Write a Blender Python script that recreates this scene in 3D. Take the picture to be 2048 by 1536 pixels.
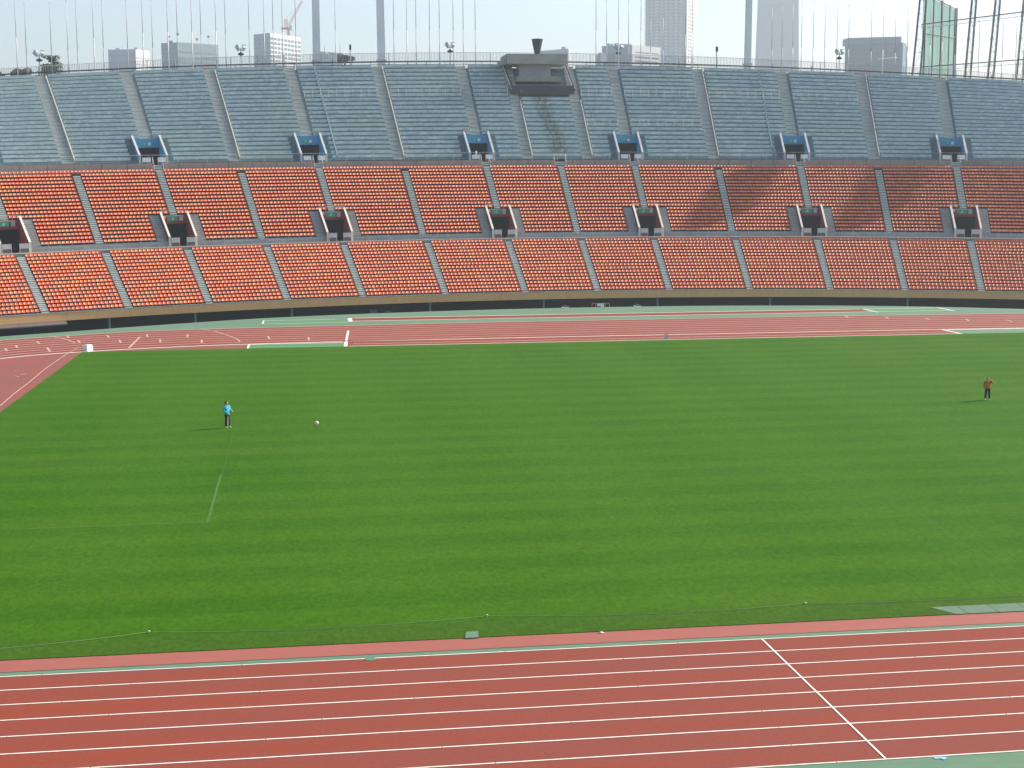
import bpy, bmesh, math, random
from mathutils import Vector, Matrix
import numpy as np
R = math.radians
rnd = random.Random(7)
COL = bpy.context.scene.collection
for o in list(bpy.data.objects):
    bpy.data.objects.remove(o)

# ------------------------------------------------------------------ camera
F_PX, YAW, PITCH, ROLL, CAM_H = 2954.45, 0.1405, -0.1301, -0.0060, 13.6487
_cy, _sy, _cp, _sp = math.cos(YAW), math.sin(YAW), math.cos(PITCH), math.sin(PITCH)
FW = Vector((_sy * _cp, _cy * _cp, _sp))
_r = Vector((_cy, -_sy, 0)); _u = _r.cross(FW)
RT = _r * math.cos(ROLL) + _u * math.sin(ROLL)
UP = _u * math.cos(ROLL) - _r * math.sin(ROLL)
cam_data = bpy.data.cameras.new("camera")
cam = bpy.data.objects.new("camera", cam_data); COL.objects.link(cam)
cam_data.sensor_width = 36; cam_data.lens = 36 * F_PX / 2048
cam_data.clip_start = 0.5; cam_data.clip_end = 9000
M3 = Matrix((RT, UP, -FW)).transposed()
cam.matrix_world = Matrix.Translation((0, 0, CAM_H)) @ M3.to_4x4()
bpy.context.scene.camera = cam

# ------------------------------------------------------------------ light
SUN_DIR = Vector((0.945, 0.326, 0)).normalized()
SUN_EL = R(33)
sd = Vector((SUN_DIR.x * math.cos(SUN_EL), SUN_DIR.y * math.cos(SUN_EL), math.sin(SUN_EL)))
sl = bpy.data.lights.new("sun", 'SUN'); sun = bpy.data.objects.new("sun", sl); COL.objects.link(sun)
sl.energy = 5.0; sl.angle = R(0.6); sl.color = (1.0, 0.93, 0.80)
sun.rotation_euler = sd.to_track_quat('Z', 'Y').to_euler()
world = bpy.data.worlds.new("World"); bpy.context.scene.world = world; world.use_nodes = True
wn = world.node_tree; bg = wn.nodes['Background']
sky = wn.nodes.new('ShaderNodeTexSky'); sky.sky_type = 'NISHITA'; sky.sun_disc = False
sky.sun_elevation = SUN_EL; sky.sun_rotation = math.atan2(sd.x, sd.y)
sky.air_density = 1.0; sky.dust_density = 2.5; sky.ozone_density = 2.0; sky.altitude = 0
wn.links.new(sky.outputs[0], bg.inputs[0]); bg.inputs[1].default_value = 0.13
vs = bpy.context.scene.view_settings
vs.view_transform = 'Standard'; vs.look = 'None'; vs.gamma = 1; vs.exposure = 0.70
bpy.context.scene.display_settings.display_device = 'sRGB'
cy = bpy.context.scene.cycles
cy.max_bounces = 6; cy.diffuse_bounces = 3; cy.volume_bounces = 0; cy.transparent_max_bounces = 24

# ------------------------------------------------------------------ geometry helpers
CC = [178.845, .349, -10.993, -.131, -.495]
def cur(t, s):
    u = (t - 35) / 60
    y = CC[0] + CC[1]*u + CC[2]*u**2 + CC[3]*u**3 + CC[4]*u**4
    d = (CC[1] + 2*CC[2]*u + 3*CC[3]*u**2 + 4*CC[4]*u**3) / 60
    n = math.hypot(1, d)
    return t - d/n*s, y + s/n
def zoff(t, s=0):
    u = (t - 35) / 60          # t: world x
    z = .015*u - .54*u*u + .029*u**3
    if s > 31.2:
        z -= 1.465*((t - 33.7)/60)**2*(s - 31.2)/18.1
    return z
def P(t, s, z):
    x, y = cur(t, s)
    return Vector((x, y, z + zoff(x, s)))
def head(t):           # rotation about z that turns local -Y to face the field
    u = (t - 35) / 60
    return math.atan((CC[1] + 2*CC[2]*u + 3*CC[3]*u**2 + 4*CC[4]*u**3) / 60)
def at(px, py, Y):     # point at world distance Y across, seen at a photo position
    d = FW*F_PX + RT*(px - 1024) + UP*(768 - py)
    k = Y / d.y
    return Vector((d.x*k, Y, CAM_H + d.z*k))
def gnd(px, py, z=0.0):
    d = FW*F_PX + RT*(px - 1024) + UP*(768 - py)
    k = (z - CAM_H)/d.z
    return Vector((d.x*k, d.y*k, z))
def hit(px, py, s):
    d = FW*F_PX + RT*(px - 1024) + UP*(768 - py); t = 35.0
    for _ in range(30):
        X, Y = cur(t, s); k = Y/d.y; t += (d.x*k - X)*.9
    X, Y = cur(t, s); k = Y/d.y
    return t, Vector((X, Y, CAM_H + d.z*k))

class MB:
    def __init__(s): s.v = []; s.f = []
    def quad(s, a, b, c, d):
        n = len(s.v); s.v += [Vector(a), Vector(b), Vector(c), Vector(d)]; s.f.append((n, n+1, n+2, n+3))
    def tri(s, a, b, c):
        n = len(s.v); s.v += [Vector(a), Vector(b), Vector(c)]; s.f.append((n, n+1, n+2))
    def hexa(s, p):   # p: 4 bottom, 4 top
        n = len(s.v); s.v += [Vector(q) for q in p]
        for q in ((3,2,1,0),(4,5,6,7),(0,1,5,4),(1,2,6,5),(2,3,7,6),(3,0,4,7)): s.f.append(tuple(n+i for i in q))
    def box(s, c, d, rz=0.0):
        c = Vector(c); cs, sn = math.cos(rz), math.sin(rz); p = []
        for z in (-.5, .5):
            for x, y in ((-.5,-.5),(.5,-.5),(.5,.5),(-.5,.5)):
                X, Y = x*d[0], y*d[1]
                p.append(c + Vector((X*cs - Y*sn, X*sn + Y*cs, z*d[2])))
        s.hexa(p)
    def tube(s, a, b, r, r2=None, n=6, caps=True):
        a, b = Vector(a), Vector(b); r2 = r if r2 is None else r2
        w = (b - a).normalized(); x = w.orthogonal().normalized(); y = w.cross(x)
        k = len(s.v)
        for q, rr in ((a, r), (b, r2)):
            for i in range(n):
                an = 2*math.pi*i/n; s.v.append(q + (x*math.cos(an) + y*math.sin(an))*rr)
        for i in range(n):
            j = (i+1) % n; s.f.append((k+i, k+j, k+n+j, k+n+i))
        if caps:
            s.f.append(tuple(k+i for i in reversed(range(n)))); s.f.append(tuple(k+n+i for i in range(n)))
    def path(s, pts, r, n=6):
        for a, b in zip(pts[:-1], pts[1:]): s.tube(a, b, r, n=n)
    def poly(s, pts, flip=False):
        n = len(s.v); s.v += [Vector(q) for q in pts]; f = tuple(range(n, n+len(pts)))
        s.f.append(tuple(reversed(f)) if flip else f)
    def strip(s, A, B):
        n = len(s.v); s.v += [Vector(q) for q in A] + [Vector(q) for q in B]; m = len(A)
        for i in range(m-1): s.f.append((n+i, n+i+1, n+m+i+1, n+m+i))
    def lathe(s, c, prof, n=16):
        k = len(s.v); c = Vector(c)
        for r, z in prof:
            for i in range(n):
                a = 2*math.pi*i/n; s.v.append(c + Vector((r*math.cos(a), r*math.sin(a), z)))
        for q in range(len(prof)-1):
            for i in range(n):
                j = (i+1) % n; s.f.append((k+q*n+i, k+q*n+j, k+(q+1)*n+j, k+(q+1)*n+i))
        s.f.append(tuple(k+i for i in reversed(range(n)))); s.f.append(tuple(k+(len(prof)-1)*n+i for i in range(n)))
    def build(s, name, mat, parent=None, smooth=False, loc=None):
        off = Vector((0,0,0))
        if parent is not None:
            q = parent
            while q is not None: off += q.location; q = q.parent
        if loc is not None: off = Vector(loc)
        me = bpy.data.meshes.new(name)
        me.from_pydata([tuple(v - off) for v in s.v], [], s.f); me.validate()
        if mat: me.materials.append(mat)
        if smooth: me.polygons.foreach_set('use_smooth', [True]*len(me.polygons))
        o = bpy.data.objects.new(name, me); COL.objects.link(o)
        if loc is not None: o.location = loc
        if parent is not None: o.parent = parent
        return o
def tag(o, label=None, cat=None, group=None, kind=None):
    if label: o['label'] = label
    if cat: o['category'] = cat
    if group: o['group'] = group
    if kind: o['kind'] = kind
    return o
def empty(name, loc, label=None, cat=None, group=None):
    o = bpy.data.objects.new(name, None); COL.objects.link(o); o.location = loc; o.empty_display_size = .3
    return tag(o, label, cat, group)
def copy_tree(o, parent=None):
    c = o.copy(); COL.objects.link(c)
    if parent is not None: c.parent = parent
    for ch in o.children: copy_tree(ch, c)
    return c
ORD = ['first','second','third','fourth','fifth','sixth','seventh','eighth','ninth','tenth','eleventh','twelfth','thirteenth','fourteenth',
       'fifteenth','sixteenth','seventeenth','eighteenth','nineteenth','twentieth','twenty-first','twenty-second','twenty-third','twenty-fourth','twenty-fifth','twenty-sixth']

# ------------------------------------------------------------------ materials
def nm(name, rough=.8, spec=.3):
    m = bpy.data.materials.new(name); m.use_nodes = True; nt = m.node_tree
    b = nt.nodes['Principled BSDF']; b.inputs['Roughness'].default_value = rough
    b.inputs['Specular IOR Level'].default_value = spec
    return m, nt, b
def N(nt, typ, **kw):
    n = nt.nodes.new(typ)
    for k, v in kw.items(): setattr(n, k, v)
    return n
def mixc(nt, fac, a, b, mode='MIX'):
    n = N(nt, 'ShaderNodeMix', data_type='RGBA', blend_type=mode)
    for s, v in ((0, fac), (6, a), (7, b)):
        if hasattr(v, 'is_output'): nt.links.new(v, n.inputs[s])
        else: n.inputs[s].default_value = v if s == 0 else (*v, 1)
    return n.outputs[2]
def ramp(nt, src, a, b):
    n = N(nt, 'ShaderNodeMapRange'); nt.links.new(src, n.inputs[0])
    n.inputs[1].default_value = a; n.inputs[2].default_value = b; n.clamp = True
    return n.outputs[0]
def mth(nt, op, a, b=None, c=None):
    n = N(nt, 'ShaderNodeMath', operation=op)
    for i, v in enumerate((a, b, c)):
        if v is None: continue
        if hasattr(v, 'is_output'): nt.links.new(v, n.inputs[i])
        else: n.inputs[i].default_value = v
    return n.outputs[0]
def pos(nt, scale=(1,1,1), rot=(0,0,0)):
    g = N(nt, 'ShaderNodeNewGeometry'); mp = N(nt, 'ShaderNodeMapping'); mp.inputs['Scale'].default_value = scale
    mp.inputs['Rotation'].default_value = rot
    nt.links.new(g.outputs['Position'], mp.inputs[0]); return mp.outputs[0]
def noise(nt, vec, scale, detail=4, rough=.6):
    n = N(nt, 'ShaderNodeTexNoise'); nt.links.new(vec, n.inputs['Vector'])
    n.inputs['Scale'].default_value = scale; n.inputs['Detail'].default_value = detail; n.inputs['Roughness'].default_value = rough
    return n.outputs['Fac']
def weath(name, a, b, scale=.6, rough=.85, vscale=(1,1,1), fine=.25, spec=.3, lo=.3, hi=.7):
    """two-tone weathered surface with a fine grain"""
    m, nt, bs = nm(name, rough, spec); v = pos(nt, vscale)
    c = mixc(nt, ramp(nt, noise(nt, v, scale), lo, hi), a, b)
    f = ramp(nt, noise(nt, v, scale*14, 3), .3, .7)
    k = mth(nt, 'MULTIPLY_ADD', f, fine, 1 - fine/2)
    hs = N(nt, 'ShaderNodeHueSaturation'); nt.links.new(c, hs.inputs['Color']); nt.links.new(k, hs.inputs['Value'])
    nt.links.new(hs.outputs[0], bs.inputs['Base Color'])
    return m

M = {}
M['concrete'] = weath('concrete', (.38,.39,.37), (.28,.29,.28), .5)
M['stair'] = weath('stair_concrete', (.19,.205,.20), (.14,.155,.15), .9)  # kept dark so the risers carry shade between the lit treads
M['pale_lit_tread'] = weath('pale_sunlit_tread', (.80,.80,.72), (.66,.67,.61), .9)  # pale colour stands in for sun falling on the treads
M['coping2'] = weath('dull_coping', (.55,.54,.48), (.46,.45,.41), .8, fine=.12)
M['dark_concrete'] = weath('brown_grey_concrete', (.40,.36,.31), (.29,.27,.24), .35, vscale=(1,1,.4))
M['tan'] = weath('tan_parapet', (.82,.49,.20), (.74,.43,.17), .2, vscale=(1,1,.3), fine=.1)
M['coping'] = weath('white_coping', (.72,.70,.60), (.60,.58,.50), .8, fine=.12)
M['white'] = weath('white_paint', (.80,.79,.76), (.70,.69,.66), .8, fine=.1, rough=.5)
M['grey_metal'] = weath('grey_metal', (.50,.53,.56), (.42,.45,.48), .5, rough=.5, fine=.08)
M['rail_dark'] = weath('dark_rail', (.045,.05,.065), (.03,.035,.045), 1, rough=.5)
M['rail_pale'] = weath('pale_rail', (.55,.57,.56), (.45,.47,.47), 1, rough=.5)
M['pit'] = weath('pit_wall', (.034,.030,.020), (.008,.012,.009), .25, vscale=(1,1,2.5), fine=.5)  # near-black colour carries the shade beneath the stand
M['blue'] = weath('blue_wall', (.12,.37,.54), (.10,.31,.48), .6, fine=.1)
M['red_wall'] = weath('maroon_wall', (.34,.060,.050), (.26,.05,.043), .8, fine=.15)
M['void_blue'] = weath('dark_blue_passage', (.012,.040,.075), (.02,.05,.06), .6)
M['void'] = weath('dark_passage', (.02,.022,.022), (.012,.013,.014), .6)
M['sign_green'] = weath('green_sign', (.02,.42,.24), (.02,.38,.22), 1, fine=.05, rough=.4)
M['sign_white'] = weath('white_sign', (.75,.78,.75), (.7,.72,.7), 1, fine=.05, rough=.4)
M['panel_brown'] = weath('brown_panel', (.16,.11,.11), (.12,.09,.09), 1)
M['panel_grey'] = weath('grey_panel', (.55,.52,.50), (.48,.46,.45), 1, fine=.1)
M['post_green'] = weath('teal_post', (.16,.26,.24), (.12,.2,.19), 1)
M['bowl'] = weath('patinated_bronze', (.060,.085,.090), (.042,.062,.066), 3, rough=.55)
M['caul'] = weath('stained_concrete', (.38,.39,.34), (.27,.285,.25), .5, fine=.3)
M['pole'] = weath('pole_white', (.72,.72,.70), (.60,.60,.60), .4, rough=.4, fine=.05)
M['pylon'] = weath('pale_pylon', (.80,.84,.82), (.72,.77,.77), .15, fine=.06)
M['pole_grey'] = weath('pole_grey', (.46,.45,.46), (.38,.38,.39), .4, rough=.4, fine=.05)

def grass_mat():
    m, nt, b = nm('mown_grass', .9, .04)
    g = N(nt, 'ShaderNodeNewGeometry'); sx = N(nt, 'ShaderNodeSeparateXYZ'); nt.links.new(g.outputs['Position'], sx.inputs[0])
    wob = noise(nt, pos(nt, (.15,.5,1)), 1.0, 2)
    yy = mth(nt, 'ADD', sx.outputs[1], mth(nt, 'MULTIPLY', wob, .35))
    s1 = mth(nt, 'SINE', mth(nt, 'MULTIPLY', mth(nt, 'SUBTRACT', yy, 49.85), 2*math.pi/3.97))
    s1 = mth(nt, 'MULTIPLY_ADD', s1, 1.5, .5); 
    cl = N(nt, 'ShaderNodeClamp'); nt.links.new(s1, cl.inputs[0]); s1 = cl.outputs[0]
    amp = ramp(nt, noise(nt, pos(nt, (.02,.06,1)), 1.0, 2), .3, .7)
    s1 = mth(nt, 'MULTIPLY', s1, mth(nt, 'MULTIPLY_ADD', amp, .5, .5))
    xx = mth(nt, 'SINE', mth(nt, 'MULTIPLY', sx.outputs[0], 2*math.pi/11.0))
    s2 = ramp(nt, xx, -.6, .6)
    c = mixc(nt, s1, (.028,.101,.0008), (.041,.118,.0022))
    c = mixc(nt, mth(nt, 'MULTIPLY', s2, .25), c, (.050,.126,.006))
    # drier margin towards the near edge, patches
    pa = ramp(nt, noise(nt, pos(nt, (.05,.12,1)), 1.0, 4), .35, .75)
    c = mixc(nt, mth(nt, 'MULTIPLY', pa, .35), c, (.060,.122,.008))
    edge = mth(nt, 'SUBTRACT', 1.0, ramp(nt, sx.outputs[1], 45.2, 45.9))
    c = mixc(nt, mth(nt, 'MULTIPLY', edge, .6), c, (.046,.094,.010))
    # blade grain, stretched along the mowing
    gr = ramp(nt, noise(nt, pos(nt, (5.5,2.6,1)), 1.0, 5, .8), .3, .7)
    gr2 = ramp(nt, noise(nt, pos(nt, (1.1,.9,1)), 1.0, 4, .75), .3, .7)
    k = mth(nt, 'MULTIPLY_ADD', gr, .60, .70); k = mth(nt, 'MULTIPLY', k, mth(nt, 'MULTIPLY_ADD', gr2, .2, .9))
    hs = N(nt, 'ShaderNodeHueSaturation'); nt.links.new(c, hs.inputs['Color']); nt.links.new(k, hs.inputs['Value'])
    nt.links.new(hs.outputs[0], b.inputs['Base Color'])
    return m
M['grass'] = grass_mat()

def track_mat(name, near=False):
    m, nt, b = nm(name, .85, .08)
    c = mixc(nt, ramp(nt, noise(nt, pos(nt, (.05,.5,1)), 1.0, 4), .35, .65), (.235,.054,.034), (.210,.058,.044))
    if near:
        g = N(nt, 'ShaderNodeNewGeometry'); sx = N(nt, 'ShaderNodeSeparateXYZ'); nt.links.new(g.outputs['Position'], sx.inputs[0])
        fr = mth(nt, 'FRACT', mth(nt, 'DIVIDE', mth(nt, 'SUBTRACT', sx.outputs[1], 32.54), 1.22))
        w = mth(nt, 'ABSOLUTE', mth(nt, 'SUBTRACT', fr, .5))      # 0 centre .. .5 line
        wear = mth(nt, 'SUBTRACT', 1.0, ramp(nt, w, .08, .36))
        lane = noise(nt, pos(nt, (.04,.8,1)), 1.0, 2)
        wear = mth(nt, 'MULTIPLY', wear, ramp(nt, lane, .32, .62))
        c = mixc(nt, wear, c, (.245,.050,.026))
    fade = ramp(nt, noise(nt, pos(nt, (.03,.03,1)), 1.0, 3), .4, .7)
    c = mixc(nt, mth(nt, 'MULTIPLY', fade, .4), c, (.205,.068,.056))
    f = ramp(nt, noise(nt, pos(nt, (9,9,9)), 1.0, 4, .7), .3, .7)
    k = mth(nt, 'MULTIPLY_ADD', f, .16, .92)
    hs = N(nt, 'ShaderNodeHueSaturation'); nt.links.new(c, hs.inputs['Color']); nt.links.new(k, hs.inputs['Value'])
    nt.links.new(hs.outputs[0], b.inputs['Base Color'])
    return m
M['track'] = track_mat('red_track', True)
M['dzone'] = weath('red_dzone', (.26,.062,.042), (.19,.070,.052), .10, fine=.12)
M['red_edge'] = weath('red_edge', (.32,.095,.072), (.29,.085,.064), .3, vscale=(.2,1,1), fine=.12)
M['apron'] = weath('green_apron', (.112,.205,.125), (.092,.178,.112), .25, vscale=(.3,1,1), fine=.14)
M['apron_vivid'] = weath('vivid_green_mat', (.07,.22,.085), (.08,.205,.095), .4, vscale=(.3,1,1), fine=.12)
M['paint'] = weath('white_line_paint', (.80,.76,.66), (.70,.66,.56), 2.0, fine=.15)
M['paint_far'] = weath('worn_line_paint', (.64,.44,.38), (.46,.28,.24), 1.0, vscale=(.3,1,1), fine=.2)
M['soil'] = weath('asphalt', (.07,.07,.068), (.05,.05,.05), .1)

# ------------------------------------------------------------------ ground, track, pitch
b = MB(); b.quad((-6000,-6000,-3), (6000,-6000,-3), (6000,9000,-3), (-6000,9000,-3))
tag(b.build('ground', M['soil']), kind='structure')

edge_px = [(0,673),(130,664),(260,654),(390,645),(512,637),(640,631),(768,626),(900,621.5),(1024,618),(1150,615),(1280,613),(1400,611.5),(1536,611),(1660,611),(1780,612),(1900,614),(2048,618)]
edge = [gnd(*q) for q in edge_px]
def bez_smooth(pts, it=2):
    for _ in range(it):
        out = [pts[0]]
        for a, c in zip(pts[:-1], pts[1:]):
            out += [a*.75 + c*.25, a*.25 + c*.75]
        out.append(pts[-1]); pts = out
    return pts
edge = [Vector((-75,95,0)), Vector((-62,118,0)), Vector((-48,134,0))] + edge + [Vector((96,149,0)), Vector((112,134,0)), Vector((126,112,0)), Vector((132,95,0))]
edge = bez_smooth(edge)
b = MB()
b.strip([Vector((q.x, 12, 0)) for q in edge], edge)
b.strip(edge, [Vector((q.x, q.y, -3)) for q in edge])
tag(b.build('synthetic_apron', M['apron']), kind='structure')

inn = [(36.5,136.2),(20,136.2),(5,135.9),(-5,135.2),(-10,134.4),(-15.2,133.0),(-21.6,130.2),(-25.1,127.4),(-34,118),(-40,105),(-42,89),(-40,73),(-34,59),(-25,48.5),(-15,43.2),(-10,42.30),(20,42.30),(36.5,42.30)]
out = [(36.5,153),(20,153),(5,152.2),(-5,151.7),(-12,150.8),(-17.5,149.4),(-28.2,143.3),(-36,136),(-47,122),(-53,107),(-55,89),(-53,72),(-46,56),(-36,42),(-20,33.2),(-11,32.54),(20,32.54),(36.5,32.54)]
def catmull(pts, n=8):
    o = []
    for i in range(len(pts)-1):
        p0 = pts[max(i-1,0)]; p1 = pts[i]; p2 = pts[i+1]; p3 = pts[min(i+2,len(pts)-1)]
        for k in range(n):
            t = k/n
            o.append(.5*((2*p1) + (p2-p0)*t + (2*p0-5*p1+4*p2-p3)*t*t + (-p0+3*p1-3*p2+p3)*t**3))
    o.append(pts[-1]); return o
def half(u):
    pts = [Vector((a[0]*(1-u)+c[0]*u, a[1]*(1-u)+c[1]*u, 0)) for a, c in zip(inn, out)]
    return catmull(pts)
def loop(u, z):
    h = half(u)
    left = [Vector((q.x, q.y, z)) for q in h]
    right = [Vector((73 - q.x, q.y, z)) for q in reversed(h)]
    return left + right
def loop_strip(mb, u0, u1, z, off0=0.0, off1=0.0):
    A = loop(u0, z); B = loop(u1, z)
    mb.strip(A, B)
b = MB(); loop_strip(b, -.0, 1.0, .004); tag(b.build('running_track', M['track']), kind='structure')
# inside of the track: red D zones, the raised strip by the kerb
b = MB()
A = loop(0, .004); q = MB()
ctr = Vector((36.5, 89, .002))
n = len(A)
for i in range(n-1): b.tri(Vector((A[i].x,A[i].y,.003)), Vector((A[i+1].x,A[i+1].y,.003)), ctr)
b.tri(Vector((A[-1].x,A[-1].y,.003)), Vector((A[0].x,A[0].y,.003)), ctr)
tag(b.build('infield_ground', M['dzone']), kind='structure')
def sheet(name, x0, x1, y0, y1, z, mat, kind='structure'):
    m = MB(); m.quad((x0,y0,z),(x1,y0,z),(x1,y1,z),(x0,y1,z)); return tag(m.build(name, mat), kind=kind)
GX0, GX1, GY0, GY1 = -19.0, 100.0, 43.80, 131.3
sheet('pitch_border_path', -14, 88, 42.66, GY0+.1, .010, M['red_edge'])
sheet('kerb_strip', -14, 88, 42.36, 42.64, .012, M['apron'])
sheet('drain_slot_path', -14, 88, 42.635, 42.675, .016, M['void'])
m = MB(); m.quad((GX0,GY0,.03),(GX1,GY0,.03),(GX1,GY1,.03),(GX0,GY1,.03))
m.quad((GX0,GY0,.0),(GX1,GY0,.0),(GX1,GY0,.03),(GX0,GY0,.03)); m.quad((GX0,GY1,0),(GX0,GY0,0),(GX0,GY0,.03),(GX0,GY1,.03))
tag(m.build('pitch_grass', M['grass']), kind='structure')
# inner runway along the far straight and its two green ends
sheet('jump_runway', 3.6, 61.2, GY1, 135.95, .012, M['track'])
sheet('runway_landing_path', -4.9, 3.6, GY1, 134.9, .014, M['apron_vivid'])
sheet('runway_end_path', 61.9, 88, GY1, 135.6, .014, M['apron'])
# outer runway
sheet('outer_jump_runway', 5.0, 63.0, 157.3, 160.9, .012, M['track'])
sheet('landing_area_mat_path', -4.2, 4.7, 156.0, 159.9, .012, M['apron_vivid'])
sheet('landing_area_far_path', 63.4, 72.3, 157.2, 161.1, .012, M['apron_vivid'])

def band(mb, x0, x1, y, w, z): mb.quad((x0,y-w/2,z),(x1,y-w/2,z),(x1,y+w/2,z),(x0,y+w/2,z))
def cross(mb, x, y0, y1, w, z): mb.quad((x-w/2,y0,z),(x+w/2,y0,z),(x+w/2,y1,z),(x-w/2,y1,z))
near = MB(); far_ = MB(); bold = MB()
for j in range(9):
    u = j/8
    # near straight with small gaps where the paint breaks
    y = 42.30 - 1.22*j; x = -14.0
    while x < 88:
        L = 5.0 + 4.2*rnd.random()
        xe = min(88, x + L)
        band(near, x, xe - .02, y, .055 if j else .06, .012); x = xe
    # the rest of the loop
    wf = .26 if 0 < j < 8 else (.34 if j == 0 else .28)
    c = loop(u, .012)
    seq = [p for p in c]
    nr = []
    for p in seq:
        nr.append(p.y > 60 or p.x < -14.5 or p.x > 87.5)
    for i in range(len(seq)-1):
        if not (nr[i] or nr[i+1]): continue
        a, e = seq[i], seq[i+1]; d = (e-a)
        if d.length < 1e-4: continue
        d.normalize(); nn = Vector((-d.y, d.x, 0))*wf/2
        (bold if j == 0 else far_).quad(a-nn, e-nn, e+nn, a+nn)
cross(near, 13.65, 32.55, 42.28, .055, .0165)
tag(near.build('lane_lines_near', M['paint']), kind='structure')
for x0_, y0_, x1_, y1_, w_ in ((696.5,662,692.5,682,.11),(692.5,684,690.8,693.5,.16)):
    a, e = gnd(x0_,y0_), gnd(x1_,y1_)
    bold.quad((a.x-w_,a.y,.0365),(a.x+w_,a.y,.0365),(e.x+w_,e.y,.0365),(e.x-w_,e.y,.0365))
bold.quad((4.75,156.7,.0175),(5.2,156.7,.0175),(5.2,160.9,.0175),(4.75,160.9,.0175))
cross(bold, 61.5, 131.5, 135.7, .3, .0175)
cross(bold, 63.3, 156.7, 161.0, .3, .0175); cross(bold, 72.3, 156.7, 161.0, .3, .0175)
band(bold, 63.3, 72.3, 157.2, .22, .0175); band(bold, 63.3, 72.3, 161.0, .22, .0175)
band(bold, -4.2, 4.7, 156.0, .2, .0175); band(bold, -4.2, 3.4, 159.9, .2, .0175); cross(bold, -4.2, 156.0, 159.9, .16, .0175)
band(bold, 5, 63, 157.3, .30, .0175); band(bold, 5, 63, 161.1, .3, .0175)
band(bold, -4.9, 3.6, 134.9, .22, .0175); cross(bold, -4.9, 131.4, 134.9, .18, .0175)
band(bold, 61.9, 88, 135.5, .25, .0175)
band(bold, 3.9, 61.2, 131.45, .22, .0345); band(bold, 4.4, 61.2, 133.5, .12, .0175)
tag(bold.build('track_marking_lines', M['paint']), kind='structure')
tag(far_.build('lane_lines_far', M['paint_far']), kind='structure')
# little relay / hurdle ticks on the bend and the far right
tk = MB()
for (x0, y0, x1, y1) in ((134,672,138,676),(214,671,219,676),(294,669,295,674),(375,669,375,674),(73,683,80,688),(94,695,100,703),(238,680,242,686),(320,679,321,685),(403,680,404,686),
                         (9,697,15,702),(31,691,35,696),(156,681,160,686),(536,673,539,678),(617,675,618,681),
                         (258,696,280,674),(1689,631.5,1696,635),(1770,634,1777,637.5),(1850,636,1858,639),(1931,638,1938,642),(2014,640,2024,644)):
    a, e = gnd(x0,y0), gnd(x1,y1); d = (e-a).normalized(); nn = Vector((-d.y,d.x,0))*.085
    for q in (a,e): q.z = .022
    tk.quad(a-nn, e-nn, e+nn, a+nn)
for pts in ([(100,673),(120,676),(138,681),(150,686)], [(400,658),(430,663),(455,671),(475,679),(480,684)]):
    g = [gnd(*p) for p in pts]
    for a, e in zip(g[:-1], g[1:]):
        d = (e-a).normalized(); nn = Vector((-d.y,d.x,0))*.075; z = Vector((0,0,.024))
        tk.quad(a-nn+z, e-nn+z, e+nn+z, a+nn+z)
tag(tk.build('relay_tick_markings', M['paint_far']), kind='structure')
# thin pale line along the D zone, with a few scuffs
dz = MB()
g = [gnd(*p) for p in ((0,812),(30,786),(58,765),(90,738),(113,722),(140,704),(155,696))]
for a, e in zip(g[:-1], g[1:]):
    d = (e-a).normalized(); nn = Vector((-d.y,d.x,0))*.035; z = Vector((0,0,.012))
    dz.quad(a-nn+z, e-nn+z, e+nn+z, a+nn+z)
for x0,y0,x1,y1 in ((28,743,38,741),(41,749,54,748),(31,752,38,754)):
    a, e = gnd(x0,y0), gnd(x1,y1); nn = Vector((0,.09,0)); z = Vector((0,0,.012)); dz.quad(a-nn+z, e-nn+z, e+nn+z, a+nn+z)
tag(dz.build('infield_marking_lines', M['paint_far']), kind='structure')
# nearly vanished pitch lines
m, nt, bs = nm('faded_pitch_paint', .9, .1)
c = mixc(nt, ramp(nt, noise(nt, pos(nt,(1,1,1)), 3, 4), .3, .7), (.085,.165,.055), (.055,.135,.018)); nt.links.new(c, bs.inputs['Base Color'])
M['faded'] = m
pm = MB()
cross(pm, -4.15, 61.5, 72.0, .11, .034); band(pm, -18.8, -4.1, 61.5, .07, .034)
m2, nt, bs = nm('ghost_pitch_paint', .9, .1)
c = mixc(nt, ramp(nt, noise(nt, pos(nt,(1,1,1)), 3, 4), .3, .7), (.038,.114,.004), (.036,.110,.003)); nt.links.new(c, bs.inputs['Base Color'])
gp = MB(); cross(gp, -4.1, 72.0, 96, .06, .034)
g = [gnd(*p) for p in ((1660,905),(1750,962),(1800,996),(1860,1042),(1930,1092),(2000,1140),(2060,1178))]
for a, e in zip(g[:-1], g[1:]):
    d = (e-a).normalized(); nn = Vector((-d.y,d.x,0))*.03; z = Vector((0,0,.034)); gp.quad(a-nn+z, e-nn+z, e+nn+z, a+nn+z)
tag(pm.build('pitch_marking_lines', M['faded']), kind='structure')
tag(gp.build('worn_pitch_marking_lines', m2), kind='structure')
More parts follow.
